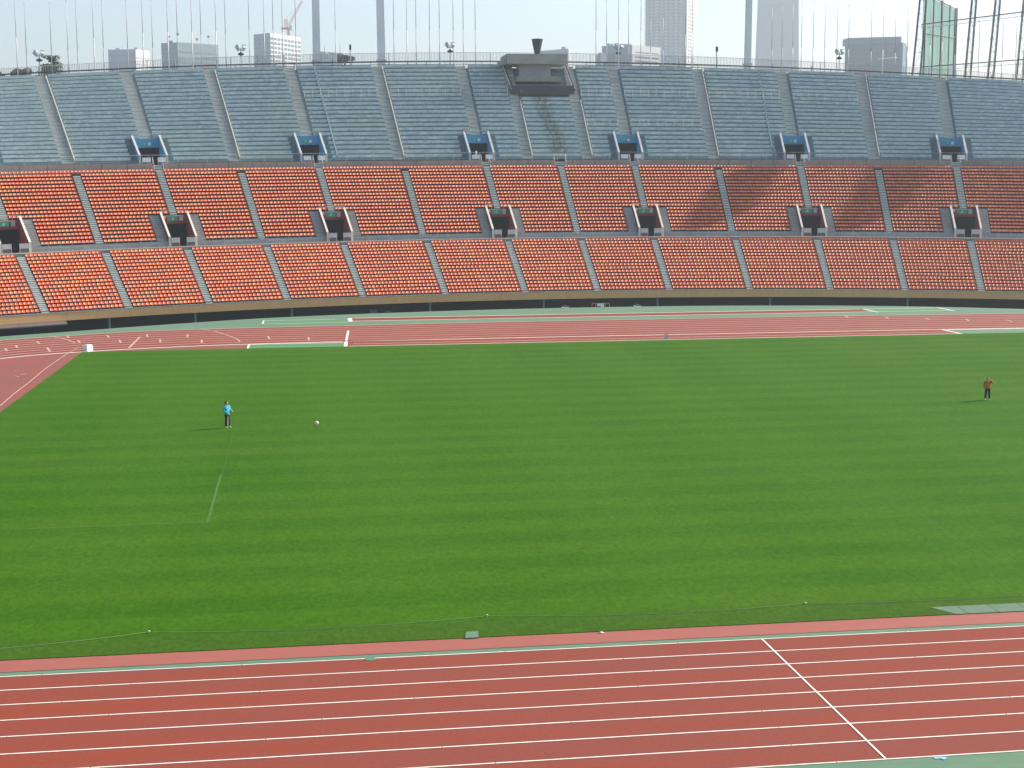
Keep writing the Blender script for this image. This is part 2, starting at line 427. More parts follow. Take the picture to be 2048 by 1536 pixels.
# green edging tiles at the near right edge of the grass
m, nt, bs = nm('tiled_green_mat', .85, .2)
sx = N(nt, 'ShaderNodeSeparateXYZ'); g_ = N(nt, 'ShaderNodeNewGeometry'); nt.links.new(g_.outputs['Position'], sx.inputs[0])
fr = mth(nt, 'FRACT', mth(nt, 'DIVIDE', sx.outputs[0], 1.05)); j_ = mth(nt, 'LESS_THAN', fr, .05)
c = mixc(nt, ramp(nt, noise(nt, pos(nt,(1,1,1)), 2, 4), .3, .7), (.115,.19,.12), (.10,.165,.11)); c = mixc(nt, j_, c, (.06,.10,.06))
nt.links.new(c, bs.inputs['Base Color']); M['tiles'] = m
m = MB(); m.hexa([(20.62,43.78,.0),(40,43.78,.0),(40,44.66,.0),(20.1,44.66,.0),(20.62,43.78,.038),(40,43.78,.038),(40,44.66,.038),(20.1,44.66,.038)])
tag(m.build('green_tile_mat', M['tiles']), 'strip of pale green tiles let into the near edge of the grass at right', 'mat')
m = MB(); m.hexa([(4.68,43.72,0),(5.10,43.72,0),(5.16,44.36,0),(4.78,44.36,0),(4.68,43.72,.05),(5.10,43.72,.05),(5.16,44.36,.05),(4.78,44.36,.05)])
tag(m.build('drain_cover', M['apron']), 'small pale green hatch plate set in the near edge of the grass', 'hatch')
m = MB(); m.lathe((8.93,43.66,.012), [(.05,0),(.075,.012),(.05,.035),(.02,.04)], 10)
tag(m.build('marker_disc', M['white'], smooth=True), 'tiny white marker disc lying on the red strip at the grass edge', 'marker')
m = MB(); pc = gnd(740, 1318, .012)
m.lathe(pc, [(.16,0),(.16,.004),(.14,.006)], 12)
tag(m.build('hole_cover', M['apron']), 'small round green cover in the innermost near lane beside the kerb', 'cover')
m = MB(); pc = gnd(1876,1516,.004); m.box(pc+Vector((0,0,.008)), (.22,.10,.008), .1); m.box(pc+Vector((.12,-.05,.01)), (.16,.12,.010), .5)
mt, nt, bs = nm('pale_blue_tape', .5); bs.inputs['Base Color'].default_value = (.25,.5,.55,1)
tag(m.build('blue_tape', mt), 'scrap of pale blue tape on the green apron below the near track', 'tape')

# rope on pegs along the near edge of the grass
pegs = [gnd(-340,1318),gnd(298,1268),gnd(974,1235.5),gnd(1611,1210.5),gnd(2250,1175)]
names = ['left of the frame','left','middle','right','right of the frame']
m = MB()
for a, e in zip(pegs[:-1], pegs[1:]):
    k = 16; pts = []
    for i in range(k+1):
        t = i/k; q = a.lerp(e, t); sag = 4*t*(1-t)
        pts.append(Vector((q.x, q.y - .42*sag, .07 - .03*sag)))
    m.path(pts, .008, 5)
mr, nt, bs = nm('rope', .8); bs.inputs['Base Color'].default_value = (.30,.36,.22,1)
tag(m.build('boundary_rope', mr), 'thin pale rope sagging between pegs along the near edge of the grass', 'rope')
for i, q in enumerate(pegs[1:4]):
    m = MB(); m.tube(q + Vector((0,0,.02)), q + Vector((0,0,.09)), .014, n=6); m.lathe(q + Vector((0,0,.07)), [(.02,0),(.045,.012),(.04,.035),(.01,.045)], 8)
    tag(m.build('rope_peg', M['coping2'], loc=q), 'pale-topped peg holding the boundary rope, %s of the three' % ('leftmost','middle','rightmost')[i], 'peg', 'pegs of the boundary rope')

# white box at the corner of the pitch, grey board on the runway
w = gnd(175.5, 702)
e_ = empty('equipment_box', w, 'small white upright box at the far left corner of the grass', 'box')
m = MB(); m.box(w + Vector((0,0,.25)), (.66,.6,.5), .9); m.build('cabinet', M['white'], e_)
m = MB(); m.box(w + Vector((.03,.02,.53)), (.5,.4,.06), .9); m.build('lid', M['white'], e_)
w = gnd(1332, 678.5)
e_ = empty('marker_board', w, 'small pale grey board standing on the red runway beyond the grass', 'board')
m = MB(); m.box(w + Vector((0,0,.24)), (.46,.05,.40), .15); m.build('board_panel', M['panel_grey'], e_)
m = MB(); m.box(w + Vector((-.15,0,.02)), (.05,.3,.04), .15); m.build('foot', M['grey_metal'], e_)
m = MB(); m.box(w + Vector((.15,.045,.02)), (.05,.3,.04), .15); m.build('foot', M['grey_metal'], e_)

# ------------------------------------------------------------------ the grandstand
TK = [-27.506,-19.004,-10.319,-1.506,7.394,17.361,27.213,36.269,45.271,55.307,65.155,74.113,82.951]   # stairway lines 0..12
T = {i: t for i, t in enumerate(TK)}
T[-1] = -36.4; T[-2] = -45.4; T[13] = 92.2; T[14] = 101.3
stand = empty('grandstand', (35, 178.8, 0), 'three-tier curved concrete grandstand with a tan parapet across the far side of the field', 'grandstand')
T0, T1 = -56.0, 116.0
def ts(a, b_, step=1.6):
    n_ = max(1, int(math.ceil((b_-a)/step))); return [a + (b_-a)*i/n_ for i in range(n_+1)]
def sub(iv, cuts):
    out_ = [iv]
    for c0, c1 in cuts:
        nx = []
        for a, e in out_:
            if c1 <= a or c0 >= e: nx.append((a, e)); continue
            if c0 > a: nx.append((a, c0))
            if c1 < e: nx.append((c1, e))
        out_ = nx
    return out_
# rows: lists of (s_front, z_tread)
LOW = [(.95 + .705*i, 1.22 + .377*i) for i in range(16)]
MID = [(14.75 + .653*i, 8.12 + .449*i) for i in range(20)]
UPR = [(31.9 + .81*i, 18.40 + .658*i) for i in range(22)]
VOMK = (-2, 0, 2, 4, 6, 8, 10, 12, 14)
VW = 1.52
MIDCUT = 7       # rows of the middle tier cut by the doorways
UPCUT = 5
def terrace(rows, front, last_depth, cutn):
    m_ = MB()
    for i, (s0, z0) in enumerate(rows):
        s1 = rows[i+1][0] if i+1 < len(rows) else s0 + last_depth
        zb = rows[i-1][1] if i else front
        cuts = [(T[k]-VW, T[k]+VW) for k in VOMK] if i < cutn else []
        for a, e in sub((T0, T1), cuts):
            tt = ts(a, e)
            m_.strip([P(t,s0,zb) for t in tt], [P(t,s0,z0) for t in tt])
            m_.strip([P(t,s0,z0) for t in tt], [P(t,s1,z0) for t in tt])
    return m_
M['seat_terrace'] = weath('seat_shaded_terrace', (.085,.036,.036), (.060,.028,.028), .5)  # shade between rows and red reflected off the seats, put into the colour
terrace(LOW, .6, .9, 0).build('lower_terrace', M['seat_terrace'], stand)
terrace(MID, 7.45, .9, MIDCUT).build('middle_terrace', M['seat_terrace'], stand)

# weathered blue-grey upper terrace, with the brown water stain below the flame bowl
def upper_mat(name, a, b2, c2):
    m, nt, bs = nm(name, .75, .3); v = pos(nt, (1.1,1,1.8))
    c = mixc(nt, ramp(nt, noise(nt, v, .8, 6, .8), .38, .62), a, b2)
    c = mixc(nt, mth(nt,'MULTIPLY', ramp(nt, noise(nt, pos(nt,(.06,.1,.1)), 1.2, 3), .5, .7), .55), c, c2)
    g = N(nt, 'ShaderNodeNewGeometry'); s = N(nt, 'ShaderNodeSeparateXYZ'); nt.links.new(g.outputs['Position'], s.inputs[0])
    # stain: centre line drifts right as it runs down
    cx = mth(nt, 'MULTIPLY_ADD', mth(nt,'SUBTRACT', 27.0, s.outputs[2]), .13, 36.0)
    d = mth(nt, 'ABSOLUTE', mth(nt,'SUBTRACT', s.outputs[0], cx))
    d = mth(nt, 'ADD', d, mth(nt,'MULTIPLY', noise(nt, pos(nt,(1,1,.35)), .9, 4), 2.2))
    st = mth(nt, 'SUBTRACT', 1.0, ramp(nt, d, 1.5, 2.9))
    st = mth(nt, 'MULTIPLY', st, ramp(nt, noise(nt, pos(nt,(2,2,.8)), 1.0, 4), .35, .6))
    st = mth(nt, 'MULTIPLY', st, mth(nt,'GREATER_THAN', s.outputs[2], 18.9)); st = mth(nt, 'MULTIPLY', st, mth(nt,'LESS_THAN', s.outputs[2], 28.2))
    c = mixc(nt, mth(nt,'MULTIPLY', st, .8), c, (.13,.14,.09))
    f = ramp(nt, noise(nt, pos(nt,(3,3,6)), 1.0, 4, .7), .3, .7)
    hs = N(nt, 'ShaderNodeHueSaturation'); nt.links.new(c, hs.inputs['Color']); nt.links.new(mth(nt,'MULTIPLY_ADD', f, .35, .82), hs.inputs['Value'])
    nt.links.new(hs.outputs[0], bs.inputs['Base Color'])
    return m
M['upper'] = upper_mat('weathered_upper_terrace', (.22,.28,.29), (.16,.215,.23), (.23,.28,.25))
M['bench'] = upper_mat('weathered_blue_bench', (.56,.68,.67), (.34,.44,.47), (.48,.57,.51))
terrace(UPR, 18.1, 1.0, UPCUT).build('upper_terrace', M['upper'], stand)

# walkways, parapets, walls
tt = ts(T0, T1)
def ribbon(name, mat, prof, cuts=(), parent=stand):
    """extrude a closed (s,z) profile along the bowl"""
    m_ = MB()
    for a, e in sub((T0, T1), cuts):
        q = ts(a, e); n_ = len(prof)
        for i in range(n_):
            (s0,z0),(s1,z1) = prof[i], prof[(i+1)%n_]
            m_.strip([P(t,s0,z0) for t in q], [P(t,s1,z1) for t in q])
        for t in (a, e): m_.poly([P(t,s,z) for s,z in prof])
    return m_.build(name, mat, parent)
ribbon('parapet', M['tan'], [(0,.42),(.28,.42),(.28,1.30),(0,1.30)])
ribbon('parapet_coping', M['concrete'], [(-.03,1.303),(.31,1.303),(.31,1.37),(-.03,1.37)])
ribbon('front_slab', M['dark_concrete'], [(.285,.40),(1.6,.40),(1.6,.60),(.285,.60)])
ribbon('front_walkway', M['concrete'], [(.29,.605),(.947,.605),(.947,.70),(.29,.70)])
ribbon('pit_wall', M['pit'], [(3.2,-3),(3.5,-3),(3.5,.5),(3.2,.5)])
ribbon('cross_walkway', M['concrete'], [(11.53+.9,6.9),(14.74,6.9),(14.74,7.46),(11.53+.9,7.46)])
ribbon('walkway_wall', M['concrete'], [(14.70,7.463),(14.745,7.463),(14.745,8.16),(14.70,8.16)], [(T[k]-VW,T[k]+VW) for k in VOMK])
ribbon('walkway_kerb', M['coping'], [(12.28,7.463),(12.43,7.463),(12.43,7.60),(12.28,7.60)])
ribbon('upper_walkway', M['concrete'], [(28.62,16.9),(31.89,16.9),(31.89,17.60),(28.62,17.60)])
segs = [(T[k]-.55, T[k]+.55) for k in VOMK] + [(T[7]-.75, T[7]+.75)]
up_par = ribbon('upper_parapet', M['dark_concrete'], [(28.30,16.7),(28.61,16.7),(28.61,17.93),(28.30,17.93)], segs)
for i in range(64):
    t = T0 + 2 + i*2.7
    if any(a-.1 < t < e+.1 for a, e in segs): continue
    m = MB(); m.box(P(t, 28.296, 17.32), (.05, .012, 1.16), head(t)); m.build('parapet_joint', M['rail_dark'], up_par)
# stand back and rim
ribbon('rim_walkway', M['dark_concrete'], [(UPR[-1][0]+1.003, 31.0),(55.5,31.0),(55.5,31.75),(UPR[-1][0]+1.003,31.75)])
ribbon('back_wall', M['dark_concrete'], [(55.0,-3),(55.5,-3),(55.5,30.99),(55.0,30.99)])
for px in (217, 583, 860, 1087, 1315, 1540, 1815):
    t, _ = hit(px, 605, .6)
    m = MB(); a = P(t, .55, 0); a.z = -3; e = P(t, .55, .40); m.tube(a, e, .13, n=10)
    m.build('support_column', M['post_green'], stand)
for px in (-60, 390, 2060):
    t, _ = hit(px, 620, .6)
    m = MB(); a = P(t, .55, 0); a.z = -3; e = P(t, .55, .40); m.tube(a, e, .13, n=10); m.build('support_column', M['post_green'], stand)

# stairways: flights of half steps laid over the rows
def flight(rows, t, w, i0=0, last=.6, mat='stair', nos='pale_lit_tread'):
    m_ = MB(); n_ = MB()
    for i in range(i0, len(rows)):
        s0, z0 = rows[i]; s1 = rows[i+1][0] if i+1 < len(rows) else s0+last
        rise = (rows[i+1][1] if i+1 < len(rows) else z0+rows[1][1]-rows[0][1]) - z0
        mid = (s0+s1)/2; a, e = t-w/2, t+w/2
        def bx(mb, sa, sb, za, zb, g=0): mb.hexa([P(a+g,sa,za),P(e-g,sa,za),P(e-g,sb,za),P(a+g,sb,za),P(a+g,sa,zb),P(e-g,sa,zb),P(e-g,sb,zb),P(a+g,sb,zb)])
        bx(m_, s0-.004, mid, z0-.2, z0+.03)
        bx(m_, mid, s1-.006, z0-.2, z0+rise*.5+.02)
        if nos:
            bx(n_, s0-.05, s0+.20, z0-.075, z0+.040, .02)
            bx(n_, mid-.05, mid+.18, z0+rise*.5-.075, z0+rise*.5+.030, .02)
    o_ = m_.build('stairway', M[mat], stand)
    if nos: n_.build('sunlit_tread_strips', M[nos], o_)  # strips added to draw the sunlit treads as pale lines
    return o_
for k in range(-2, 15):
    flight(LOW, T[k], .84)
    flight(MID if (k in VOMK or k == 7) else MID[:19], T[k], .80, MIDCUT if k in VOMK else 0)
    # front of the aisle: landing by the parapet
TA, TB = 32.77, 40.03
UPA = [(T[k], k in VOMK) for k in range(-2, 15) if k != 7] + [(TA, False), (TB, False)]
M['upper_stair'] = weath('upper_stair_concrete', (.52,.54,.50), (.42,.44,.41), .8)
for t, v in UPA:
    flight(UPR, t, 1.15, UPCUT if v else 0, last=.8, mat='upper_stair', nos=None)
    if not v:   # low white coping along the right edge of the aisle
        m_ = MB()
        for i, (s0, z0) in enumerate(UPR):
            pass
        a, e = t+.60, t+.71
        s0, z0 = UPR[0][0]-.2, UPR[0][1]+.20; s1, z1 = UPR[-1][0]+.3, UPR[-1][1]+.42
        if t in (TA, TB): s1, z1 = UPR[13][0], UPR[13][1]+.2
        m_.hexa([P(a,s0,z0-.3),P(e,s0,z0-.3),P(e,s1,z1-.9),P(a,s1,z1-.9),P(a,s0,z0+.12),P(e,s0,z0+.12),P(e,s1,z1),P(a,s1,z1)])
        m_.build('aisle_coping', M['coping2'], stand)
for tx in (10.22, 62.5):        # dark expansion joints
    m_ = MB(); a, e = tx-.07, tx+.07
    s0, z0 = UPR[0]; s1, z1 = UPR[-1]
    m_.hexa([P(a,s0,z0),P(e,s0,z0),P(e,s1+.5,z1),P(a,s1+.5,z1),P(a,s0,z0+.42),P(e,s0,z0+.42),P(e,s1+.5,z1+.62),P(a,s1+.5,z1+.62)])
    m_.build('expansion_joint', M['upper'], stand)

# gaps through the upper parapet: short stair flights with pale treads
for k, w in [(k_, .95) for k_ in VOMK] + [(7, 1.35)]:
    m_ = MB()
    for i in range(4):
        s0 = 27.85 + .22*i; z0 = 16.75 + .30*i
        a, e = T[k]-w/2, T[k]+w/2
        m_.hexa([P(a,s0,z0-.1),P(e,s0,z0-.1),P(e,s0+.3,z0-.1),P(a,s0+.3,z0-.1),P(a,s0,z0+.02),P(e,s0,z0+.02),P(e,s0+.3,z0+.02),P(a,s0+.3,z0+.02)])
    m_.build('stairway', M['pale_lit_tread'], stand)
    for d in (-w/2-.02, w/2+.02):
        m_ = MB(); m_.path([P(T[k]+d,27.8,16.8), P(T[k]+d,27.8,17.7), P(T[k]+d,28.8,18.75), P(T[k]+d,28.8,17.6)], .03)
        m_.build('handrail', M['rail_pale'], stand)

# railings
def railing(a, e, s, z, h, post=1.5, mat='rail_pale', r=.022, bars=2, name='railing', parent=stand):
    m_ = MB(); q = ts(a, e, 2.0)
    for j in range(bars):
        hh = h*(j+1)/bars
        m_.path([P(t,s,z+hh) for t in q], r, 5)
    for t in ts(a, e, post): m_.tube(P(t,s,z), P(t,s,z+h), r, n=5)
    return m_.build(name, M[mat], parent)
for k in range(-2, 14):
    a, e = T[k]+.5, T[k+1]-.5
    if k in VOMK: a += 1.6
    if k+1 in VOMK: e -= 1.6
    railing(a, e, 14.65, 7.46, .95, 1.45, r=.018)
railing(T0+1, T1-1, .62, .70, .80, 1.6, bars=1, r=.022, mat='rail_dark')
upb = sorted(t for t, v in UPA)
for a, e in zip(upb[:-1], upb[1:]):
    if TA-1 < a < TB-1: continue
    if 2 < a < 72:
        i = 14; railing(a+.8, e-.8, UPR[i][0]-.22, UPR[i][1], 1.35, 1.0, r=.035, bars=1, mat='coping')
    if 38 < a < 52:
        i = 7; railing(a+.8, e-.8, UPR[i][0]-.22, UPR[i][1], 1.1, 1.2, r=.028, bars=1, mat='coping')
railing(T0+1, T1-1, 30.6, 17.60, 1.45, 3.2, r=.025, bars=1)

# doorways (with sloping white copings, a back wall with a sign, barrier panels)
def doorway(k, upper):
    t = T[k]
    if upper: rows, cut, zf, sf = UPR, UPCUT, 17.60, 30.9; wall = M['blue']
    else: rows, cut, zf, sf = MID, MIDCUT, 7.46, 14.2; wall = M['red_wall']
    sb = rows[cut][0]; zt = rows[cut][1]
    root = bpy.data.objects.new('doorway', None); COL.objects.link(root); root.parent = stand
    base = P(t, sf, zf); root.location = base - stand.location; root.empty_display_size = .2
    if k == 6 and upper: pass
    W = VW
    # side walls follow the slope
    for sg in (-1, 1):
        m_ = MB(); cp = MB()
        a, e = (t-W, t-W+.16) if sg < 0 else (t+W-.16, t+W)
        s0 = sf+.15; zl = rows[0][1]+.52; zr = zt + .40
        m_.hexa([P(a,s0,zf),P(e,s0,zf),P(e,sb,zf),P(a,sb,zf),P(a,s0,zl),P(e,s0,zl),P(e,sb,zr),P(a,sb,zr)])
        a2, e2 = a-.03, e+.03
        cp.hexa([P(a2,s0-.03,zl+.003),P(e2,s0-.03,zl+.003),P(e2,sb+.02,zr+.003),P(a2,sb+.02,zr+.003),P(a2,s0-.03,zl+.11),P(e2,s0-.03,zl+.11),P(e2,sb+.02,zr+.11),P(a2,sb+.02,zr+.11)])
        cp.hexa([P(a2,s0-.06,zf),P(e2,s0-.06,zf),P(e2,s0-.005,zf),P(a2,s0-.005,zf),P(a2,s0-.06,zl+.1),P(e2,s0-.06,zl+.1),P(e2,s0-.005,zl+.1),P(a2,s0-.005,zl+.1)])
        m_.build('side_wall', wall, root); cp.build('coping', M['coping2'] if upper else M['coping'], root)
    # lintel wall and dark passage behind
    a, e = t-W+.163, t+W-.163
    zl = zt - 1.05 if not upper else zt - 1.20
    m_ = MB(); m_.hexa([P(a,sb-.15,zl),P(e,sb-.15,zl),P(e,sb+.05,zl),P(a,sb+.05,zl),P(a,sb-.15,zt+.02),P(e,sb-.15,zt+.02),P(e,sb+.05,zt+.02),P(a,sb+.05,zt+.02)])
    m_.build('lintel_wall', wall, root)
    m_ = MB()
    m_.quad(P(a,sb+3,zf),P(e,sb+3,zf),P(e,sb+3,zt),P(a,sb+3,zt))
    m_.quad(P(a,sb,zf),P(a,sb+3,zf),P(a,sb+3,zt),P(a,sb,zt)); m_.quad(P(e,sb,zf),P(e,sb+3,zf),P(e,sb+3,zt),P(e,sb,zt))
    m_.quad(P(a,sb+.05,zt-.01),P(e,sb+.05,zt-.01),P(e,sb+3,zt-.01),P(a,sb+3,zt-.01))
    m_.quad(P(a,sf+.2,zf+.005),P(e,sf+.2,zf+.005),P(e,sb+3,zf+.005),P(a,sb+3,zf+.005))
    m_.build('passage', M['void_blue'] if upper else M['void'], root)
    # top rail
    m_ = MB(); m_.path([P(t-W,sb,zt+.60),P(t+W,sb,zt+.60)], .03)
    for d in (-W, -W/2, 0, W/2, W): m_.tube(P(t+d,sb,zt), P(t+d,sb,zt+.6), .02)
    m_.build('guard_rail', M['rail_pale'], root)
    # sign: green panel with white walker and a pale panel beside it
    if not upper:
        zc = zt - .42; h = .56; gx0, gx1, wx1 = -.85, .47, .98
        lamp = MB(); lamp.box(P(t-1.12, sb-.30, zt-.22), (.34,.24,.34), head(t)); lamp.build('wall_lamp', M['white'], root)
        m_ = MB(); m_.hexa([P(t-.85,sb-.24,zt-.10),P(t+1.0,sb-.24,zt-.10),P(t+1.0,sb-.155,zt-.10),P(t-.85,sb-.155,zt-.10),P(t-.85,sb-.24,zt-.03),P(t+1.0,sb-.24,zt-.03),P(t+1.0,sb-.155,zt-.03),P(t-.85,sb-.155,zt-.03)]); m_.build('sign_bracket', M['coping'], root)
    else:
        zc = zt - .72; h = .42; gx0, gx1, wx1 = -.55, .12, .52
    m_ = MB(); m_.box(P(t+(gx0+gx1)/2, sb-.19, zc), (gx1-gx0, .07, h), head(t)); sg = m_.build('exit_sign', M['sign_green'], root)
    m_ = MB(); m_.box(P(t+(gx1+wx1)/2+.01, sb-.19, zc), (wx1-gx1-.02, .07, h), head(t)); m_.build('notice_sign', M['sign_white'] if upper else M['panel_grey'], root)
    # running figure pictogram and arrow on the sign
    m_ = MB(); cx = (gx0+gx1)/2 + .02; q = h/.5
    def tp(x, z): return P(t+cx+x*q, sb-.232, zc+z*q)
    def bar(x0,z0,x1,z1,w):
        dx, dz = x1-x0, z1-z0; L = math.hypot(dx,dz); nx, nz = -dz/L*w/2, dx/L*w/2
        m_.quad(tp(x0-nx,z0-nz), tp(x1-nx,z1-nz), tp(x1+nx,z1+nz), tp(x0+nx,z0+nz))
    bar(-.005,.13,.045,.19,.07); bar(0,.11,-.02,-.03,.08); bar(-.02,-.03,.07,-.09,.05); bar(.07,-.09,.05,-.2,.045); bar(-.03,-.03,-.08,-.12,.05); bar(-.08,-.12,-.17,-.14,.045)
    bar(0,.09,.09,.03,.035); bar(-.01,.09,-.10,.03,.035)
    m_.build('pictogram', M['sign_white'], sg)
    # barrier panels at the front
    for x0, x1 in ((-1.28,-.42),(.38,1.28)) if not upper else ((-1.22,-.36),(.42,1.24)):
        m_ = MB(); q0, q1 = P(t+x0, sf-.02, zf), P(t+x1, sf-.02, zf)
        top = 1.15; bt = .55
        m_.hexa([P(t+x0,sf-.04,zf+bt),P(t+x1,sf-.04,zf+bt),P(t+x1,sf,zf+bt),P(t+x0,sf,zf+bt),P(t+x0,sf-.04,zf+top),P(t+x1,sf-.04,zf+top),P(t+x1,sf,zf+top),P(t+x0,sf,zf+top)])
        pn = m_.build('barrier_panel', M['sign_white'] if upper else M['panel_grey'], root)
        m_ = MB()
        m_.hexa([P(t+x0+.03,sf-.03,zf+.05),P(t+x1-.03,sf-.03,zf+.05),P(t+x1-.03,sf-.01,zf+.05),P(t+x0+.03,sf-.01,zf+.05),P(t+x0+.03,sf-.03,zf+bt-.04),P(t+x1-.03,sf-.03,zf+bt-.04),P(t+x1-.03,sf-.01,zf+bt-.04),P(t+x0+.03,sf-.01,zf+bt-.04)])
        m_.build('lower_panel', M['panel_brown'], root)
        for x in (x0, x1):
            m_ = MB(); m_.tube(P(t+x,sf-.02,zf), P(t+x,sf-.02,zf+top+.03), .028); m_.build('barrier_leg', M['rail_pale'], root)
for k in VOMK:
    doorway(k, False); doorway(k, True)
    # side steps beside the middle doorways
    for sg in (-1, 1):
        m_ = MB(); w0 = VW+.05; w1 = 2.62
        for i in range(MIDCUT):
            s0, z0 = MID[i]; s1 = MID[i+1][0]; a, e = (T[k]-w1, T[k]-w0) if sg < 0 else (T[k]+w0, T[k]+w1)
            mid = (s0+s1)/2
            m_.hexa([P(a,s0-.004,z0-.2),P(e,s0-.004,z0-.2),P(e,mid,z0-.2),P(a,mid,z0-.2),P(a,s0-.004,z0+.03),P(e,s0-.004,z0+.03),P(e,mid,z0+.03),P(a,mid,z0+.03)])
            m_.hexa([P(a,mid,z0-.2),P(e,mid,z0-.2),P(e,s1-.006,z0-.2),P(a,s1-.006,z0-.2),P(a,mid,z0+.24),P(e,mid,z0+.24),P(e,s1-.006,z0+.24),P(a,s1-.006,z0+.24)])
        o_ = m_.build('side_steps', M['concrete'], stand)
        m_ = MB()
        for i in range(MIDCUT):
            s0, z0 = MID[i]; s1 = MID[i+1][0]; mid = (s0+s1)/2; a, e = (T[k]-w1+.05, T[k]-w0-.05) if sg < 0 else (T[k]+w0+.05, T[k]+w1-.05)
            for sa_, za_ in ((s0-.03, z0+.036), (mid-.03, z0+.246)): m_.hexa([P(a,sa_,za_-.07),P(e,sa_,za_-.07),P(e,sa_+.18,za_-.07),P(a,sa_+.18,za_-.07),P(a,sa_,za_),P(e,sa_,za_),P(e,sa_+.18,za_),P(a,sa_+.18,za_)])
        m_.build('sunlit_tread_strips', M['coping2'], o_)  # pale strips imitate sun on these treads too
        m_ = MB(); s7, z6, z7 = MID[MIDCUT][0], MID[MIDCUT-1][1], MID[MIDCUT][1]; a, e = (T[k]-w1-.05, T[k]-w0) if sg < 0 else (T[k]+w0, T[k]+w1+.05)
        m_.hexa([P(a,s7-.03,z6),P(e,s7-.03,z6),P(e,s7-.005,z6),P(a,s7-.005,z6),P(a,s7-.03,z7+.05),P(e,s7-.03,z7+.05),P(e,s7-.005,z7+.05),P(a,s7-.005,z7+.05)])
        m_.build('step_wall', M['concrete'], stand)

# ------------------------------------------------------------------ seats
def seat_mat():
    m, nt, bs = nm('orange_seat_plastic', .42, .40)
    g = N(nt, 'ShaderNodeNewGeometry'); oi = N(nt, 'ShaderNodeObjectInfo')
    r_ = mth(nt, 'FRACT', mth(nt, 'ADD', g.outputs['Random Per Island'], oi.outputs['Random']))
    cr = N(nt, 'ShaderNodeValToRGB'); nt.links.new(r_, cr.inputs[0])
    cr.color_ramp.elements[0].color = (.71,.128,.036,1); cr.color_ramp.elements[1].color = (.82,.200,.085,1)
    for p_, c_ in ((.35,(.74,.145,.038)), (.6,(.76,.155,.085)), (.8,(.85,.235,.052))):  # pink and yellow tints partly stand in for varied highlights
        e_ = cr.color_ramp.elements.new(p_); e_.color = (*c_,1)
    nt.links.new(cr.outputs[0], bs.inputs['Base Color'])
    return m
M['seat'] = seat_mat()
def seat_shell():
    """bucket seat: curved pan rising into a rounded back, one thick shell; front edge at y=-.2"""
    prof = [(-.21,.395),(-.19,.43),(-.02,.405),(.10,.42),(.155,.53),(.20,.66),(.285,.785)]     # (y,z)
    wid = [.20,.215,.22,.22,.22,.212,.180]
    cup = [.0,.02,.035,.05,.060,.045,.02]
    v = []; nx = 5
    for (y,z), w, c in zip(prof, wid, cup):
        for i in range(nx):
            x = (i/(nx-1)*2-1); v.append((x*w, y - c*x*x*(1.2 if z > .5 else 0), z + c*x*x*(1.0 if z < .5 else .0)))
    n_ = len(v); f = []
    for r_ in range(len(prof)-1):
        for i in range(nx-1):
            a = r_*nx+i; f.append((a, a+1, a+nx+1, a+nx))
    # underside
    v2 = [(x, y+.03, z-.035) if z < .5 else (x, y+.045, z-.02) for x,y,z in v]
    v += v2
    for r_ in range(len(prof)-1):
        for i in (0,):
            pass
    for r_ in range(len(prof)-1):
        a = r_*nx; f.append((a+nx, a, a+n_, a+nx+n_)); b_ = r_*nx+nx-1; f.append((b_, b_+nx, b_+nx+n_, b_+n_))
    for i in range(nx-1):
        a = i; f.append((a+1, a, a+n_, a+1+n_)); b_ = (len(prof)-1)*nx+i; f.append((b_, b_+1, b_+1+n_, b_+n_))
    for r_ in range(3, len(prof)-1):
        for i in range(nx-1):
            a = r_*nx+i+n_; f.append((a+1, a, a+nx, a+nx+1))
    return np.array(v), f
def leg_mesh():
    m_ = MB(); m_.box((0,.05,.13), (.06,.08,.26)); m_.box((0,.05,.25), (.26,.20,.02)); return m_
SV, SF = seat_shell()
SV[:,2] = .27 + (SV[:,2]-.36)*.58; SV[:,0] *= 1.02
me_seat = bpy.data.meshes.new('seat_shell'); me_seat.from_pydata([tuple(q) for q in SV], [], SF); me_seat.materials.append(M['seat'])
me_seat.polygons.foreach_set('use_smooth', [True]*len(me_seat.polygons))
lm = leg_mesh(); me_leg = bpy.data.meshes.new('seat_leg'); me_leg.from_pydata([tuple(q) for q in lm.v], [], lm.f); me_leg.materials.append(M['grey_metal'])
places = []      # (dist, t, s, z, block, row, seatno, tier)
def place_rows(rows, tier):
    for k in range(-2, 14):
        for i, (s0, z0) in enumerate(rows):
            a, e = T[k]+.50, T[k+1]-.50
            if tier == 1 and i == 19:      # the top row runs unbroken over every second stairway
                if k not in VOMK and k != 7: a = T[k]
                if k+1 not in VOMK and k+1 != 7: e = T[k+1]
            if tier == 1 and i < MIDCUT:
                if k in VOMK: a = T[k]+2.70
                if k+1 in VOMK: e = T[k+1]-2.70
            s = s0 + .40
            x0, y0 = cur(a, s); x1, y1 = cur(e, s); L = math.hypot(x1-x0, y1-y0)
            n_ = int(L/.462)
            for j in range(n_):
                t = a + (j+.5)*(e-a)/n_
                p_ = P(t, s, z0); places.append(((p_ - Vector((0,0,CAM_H))).length, t, s, z0, k, i, j, tier, p_))
place_rows(LOW, 0); place_rows(MID, 1)
def in_view(p_):
    d = p_ - Vector((0,0,CAM_H)); w = d.dot(FW); x = 1024 + F_PX*d.dot(RT)/w
    return 3 < x < 2045
vis = sorted([q for q in places if in_view(q[8])], key=lambda q: q[0])
near300 = vis[:300]; ids = set(id(q) for q in near300)
proto = None
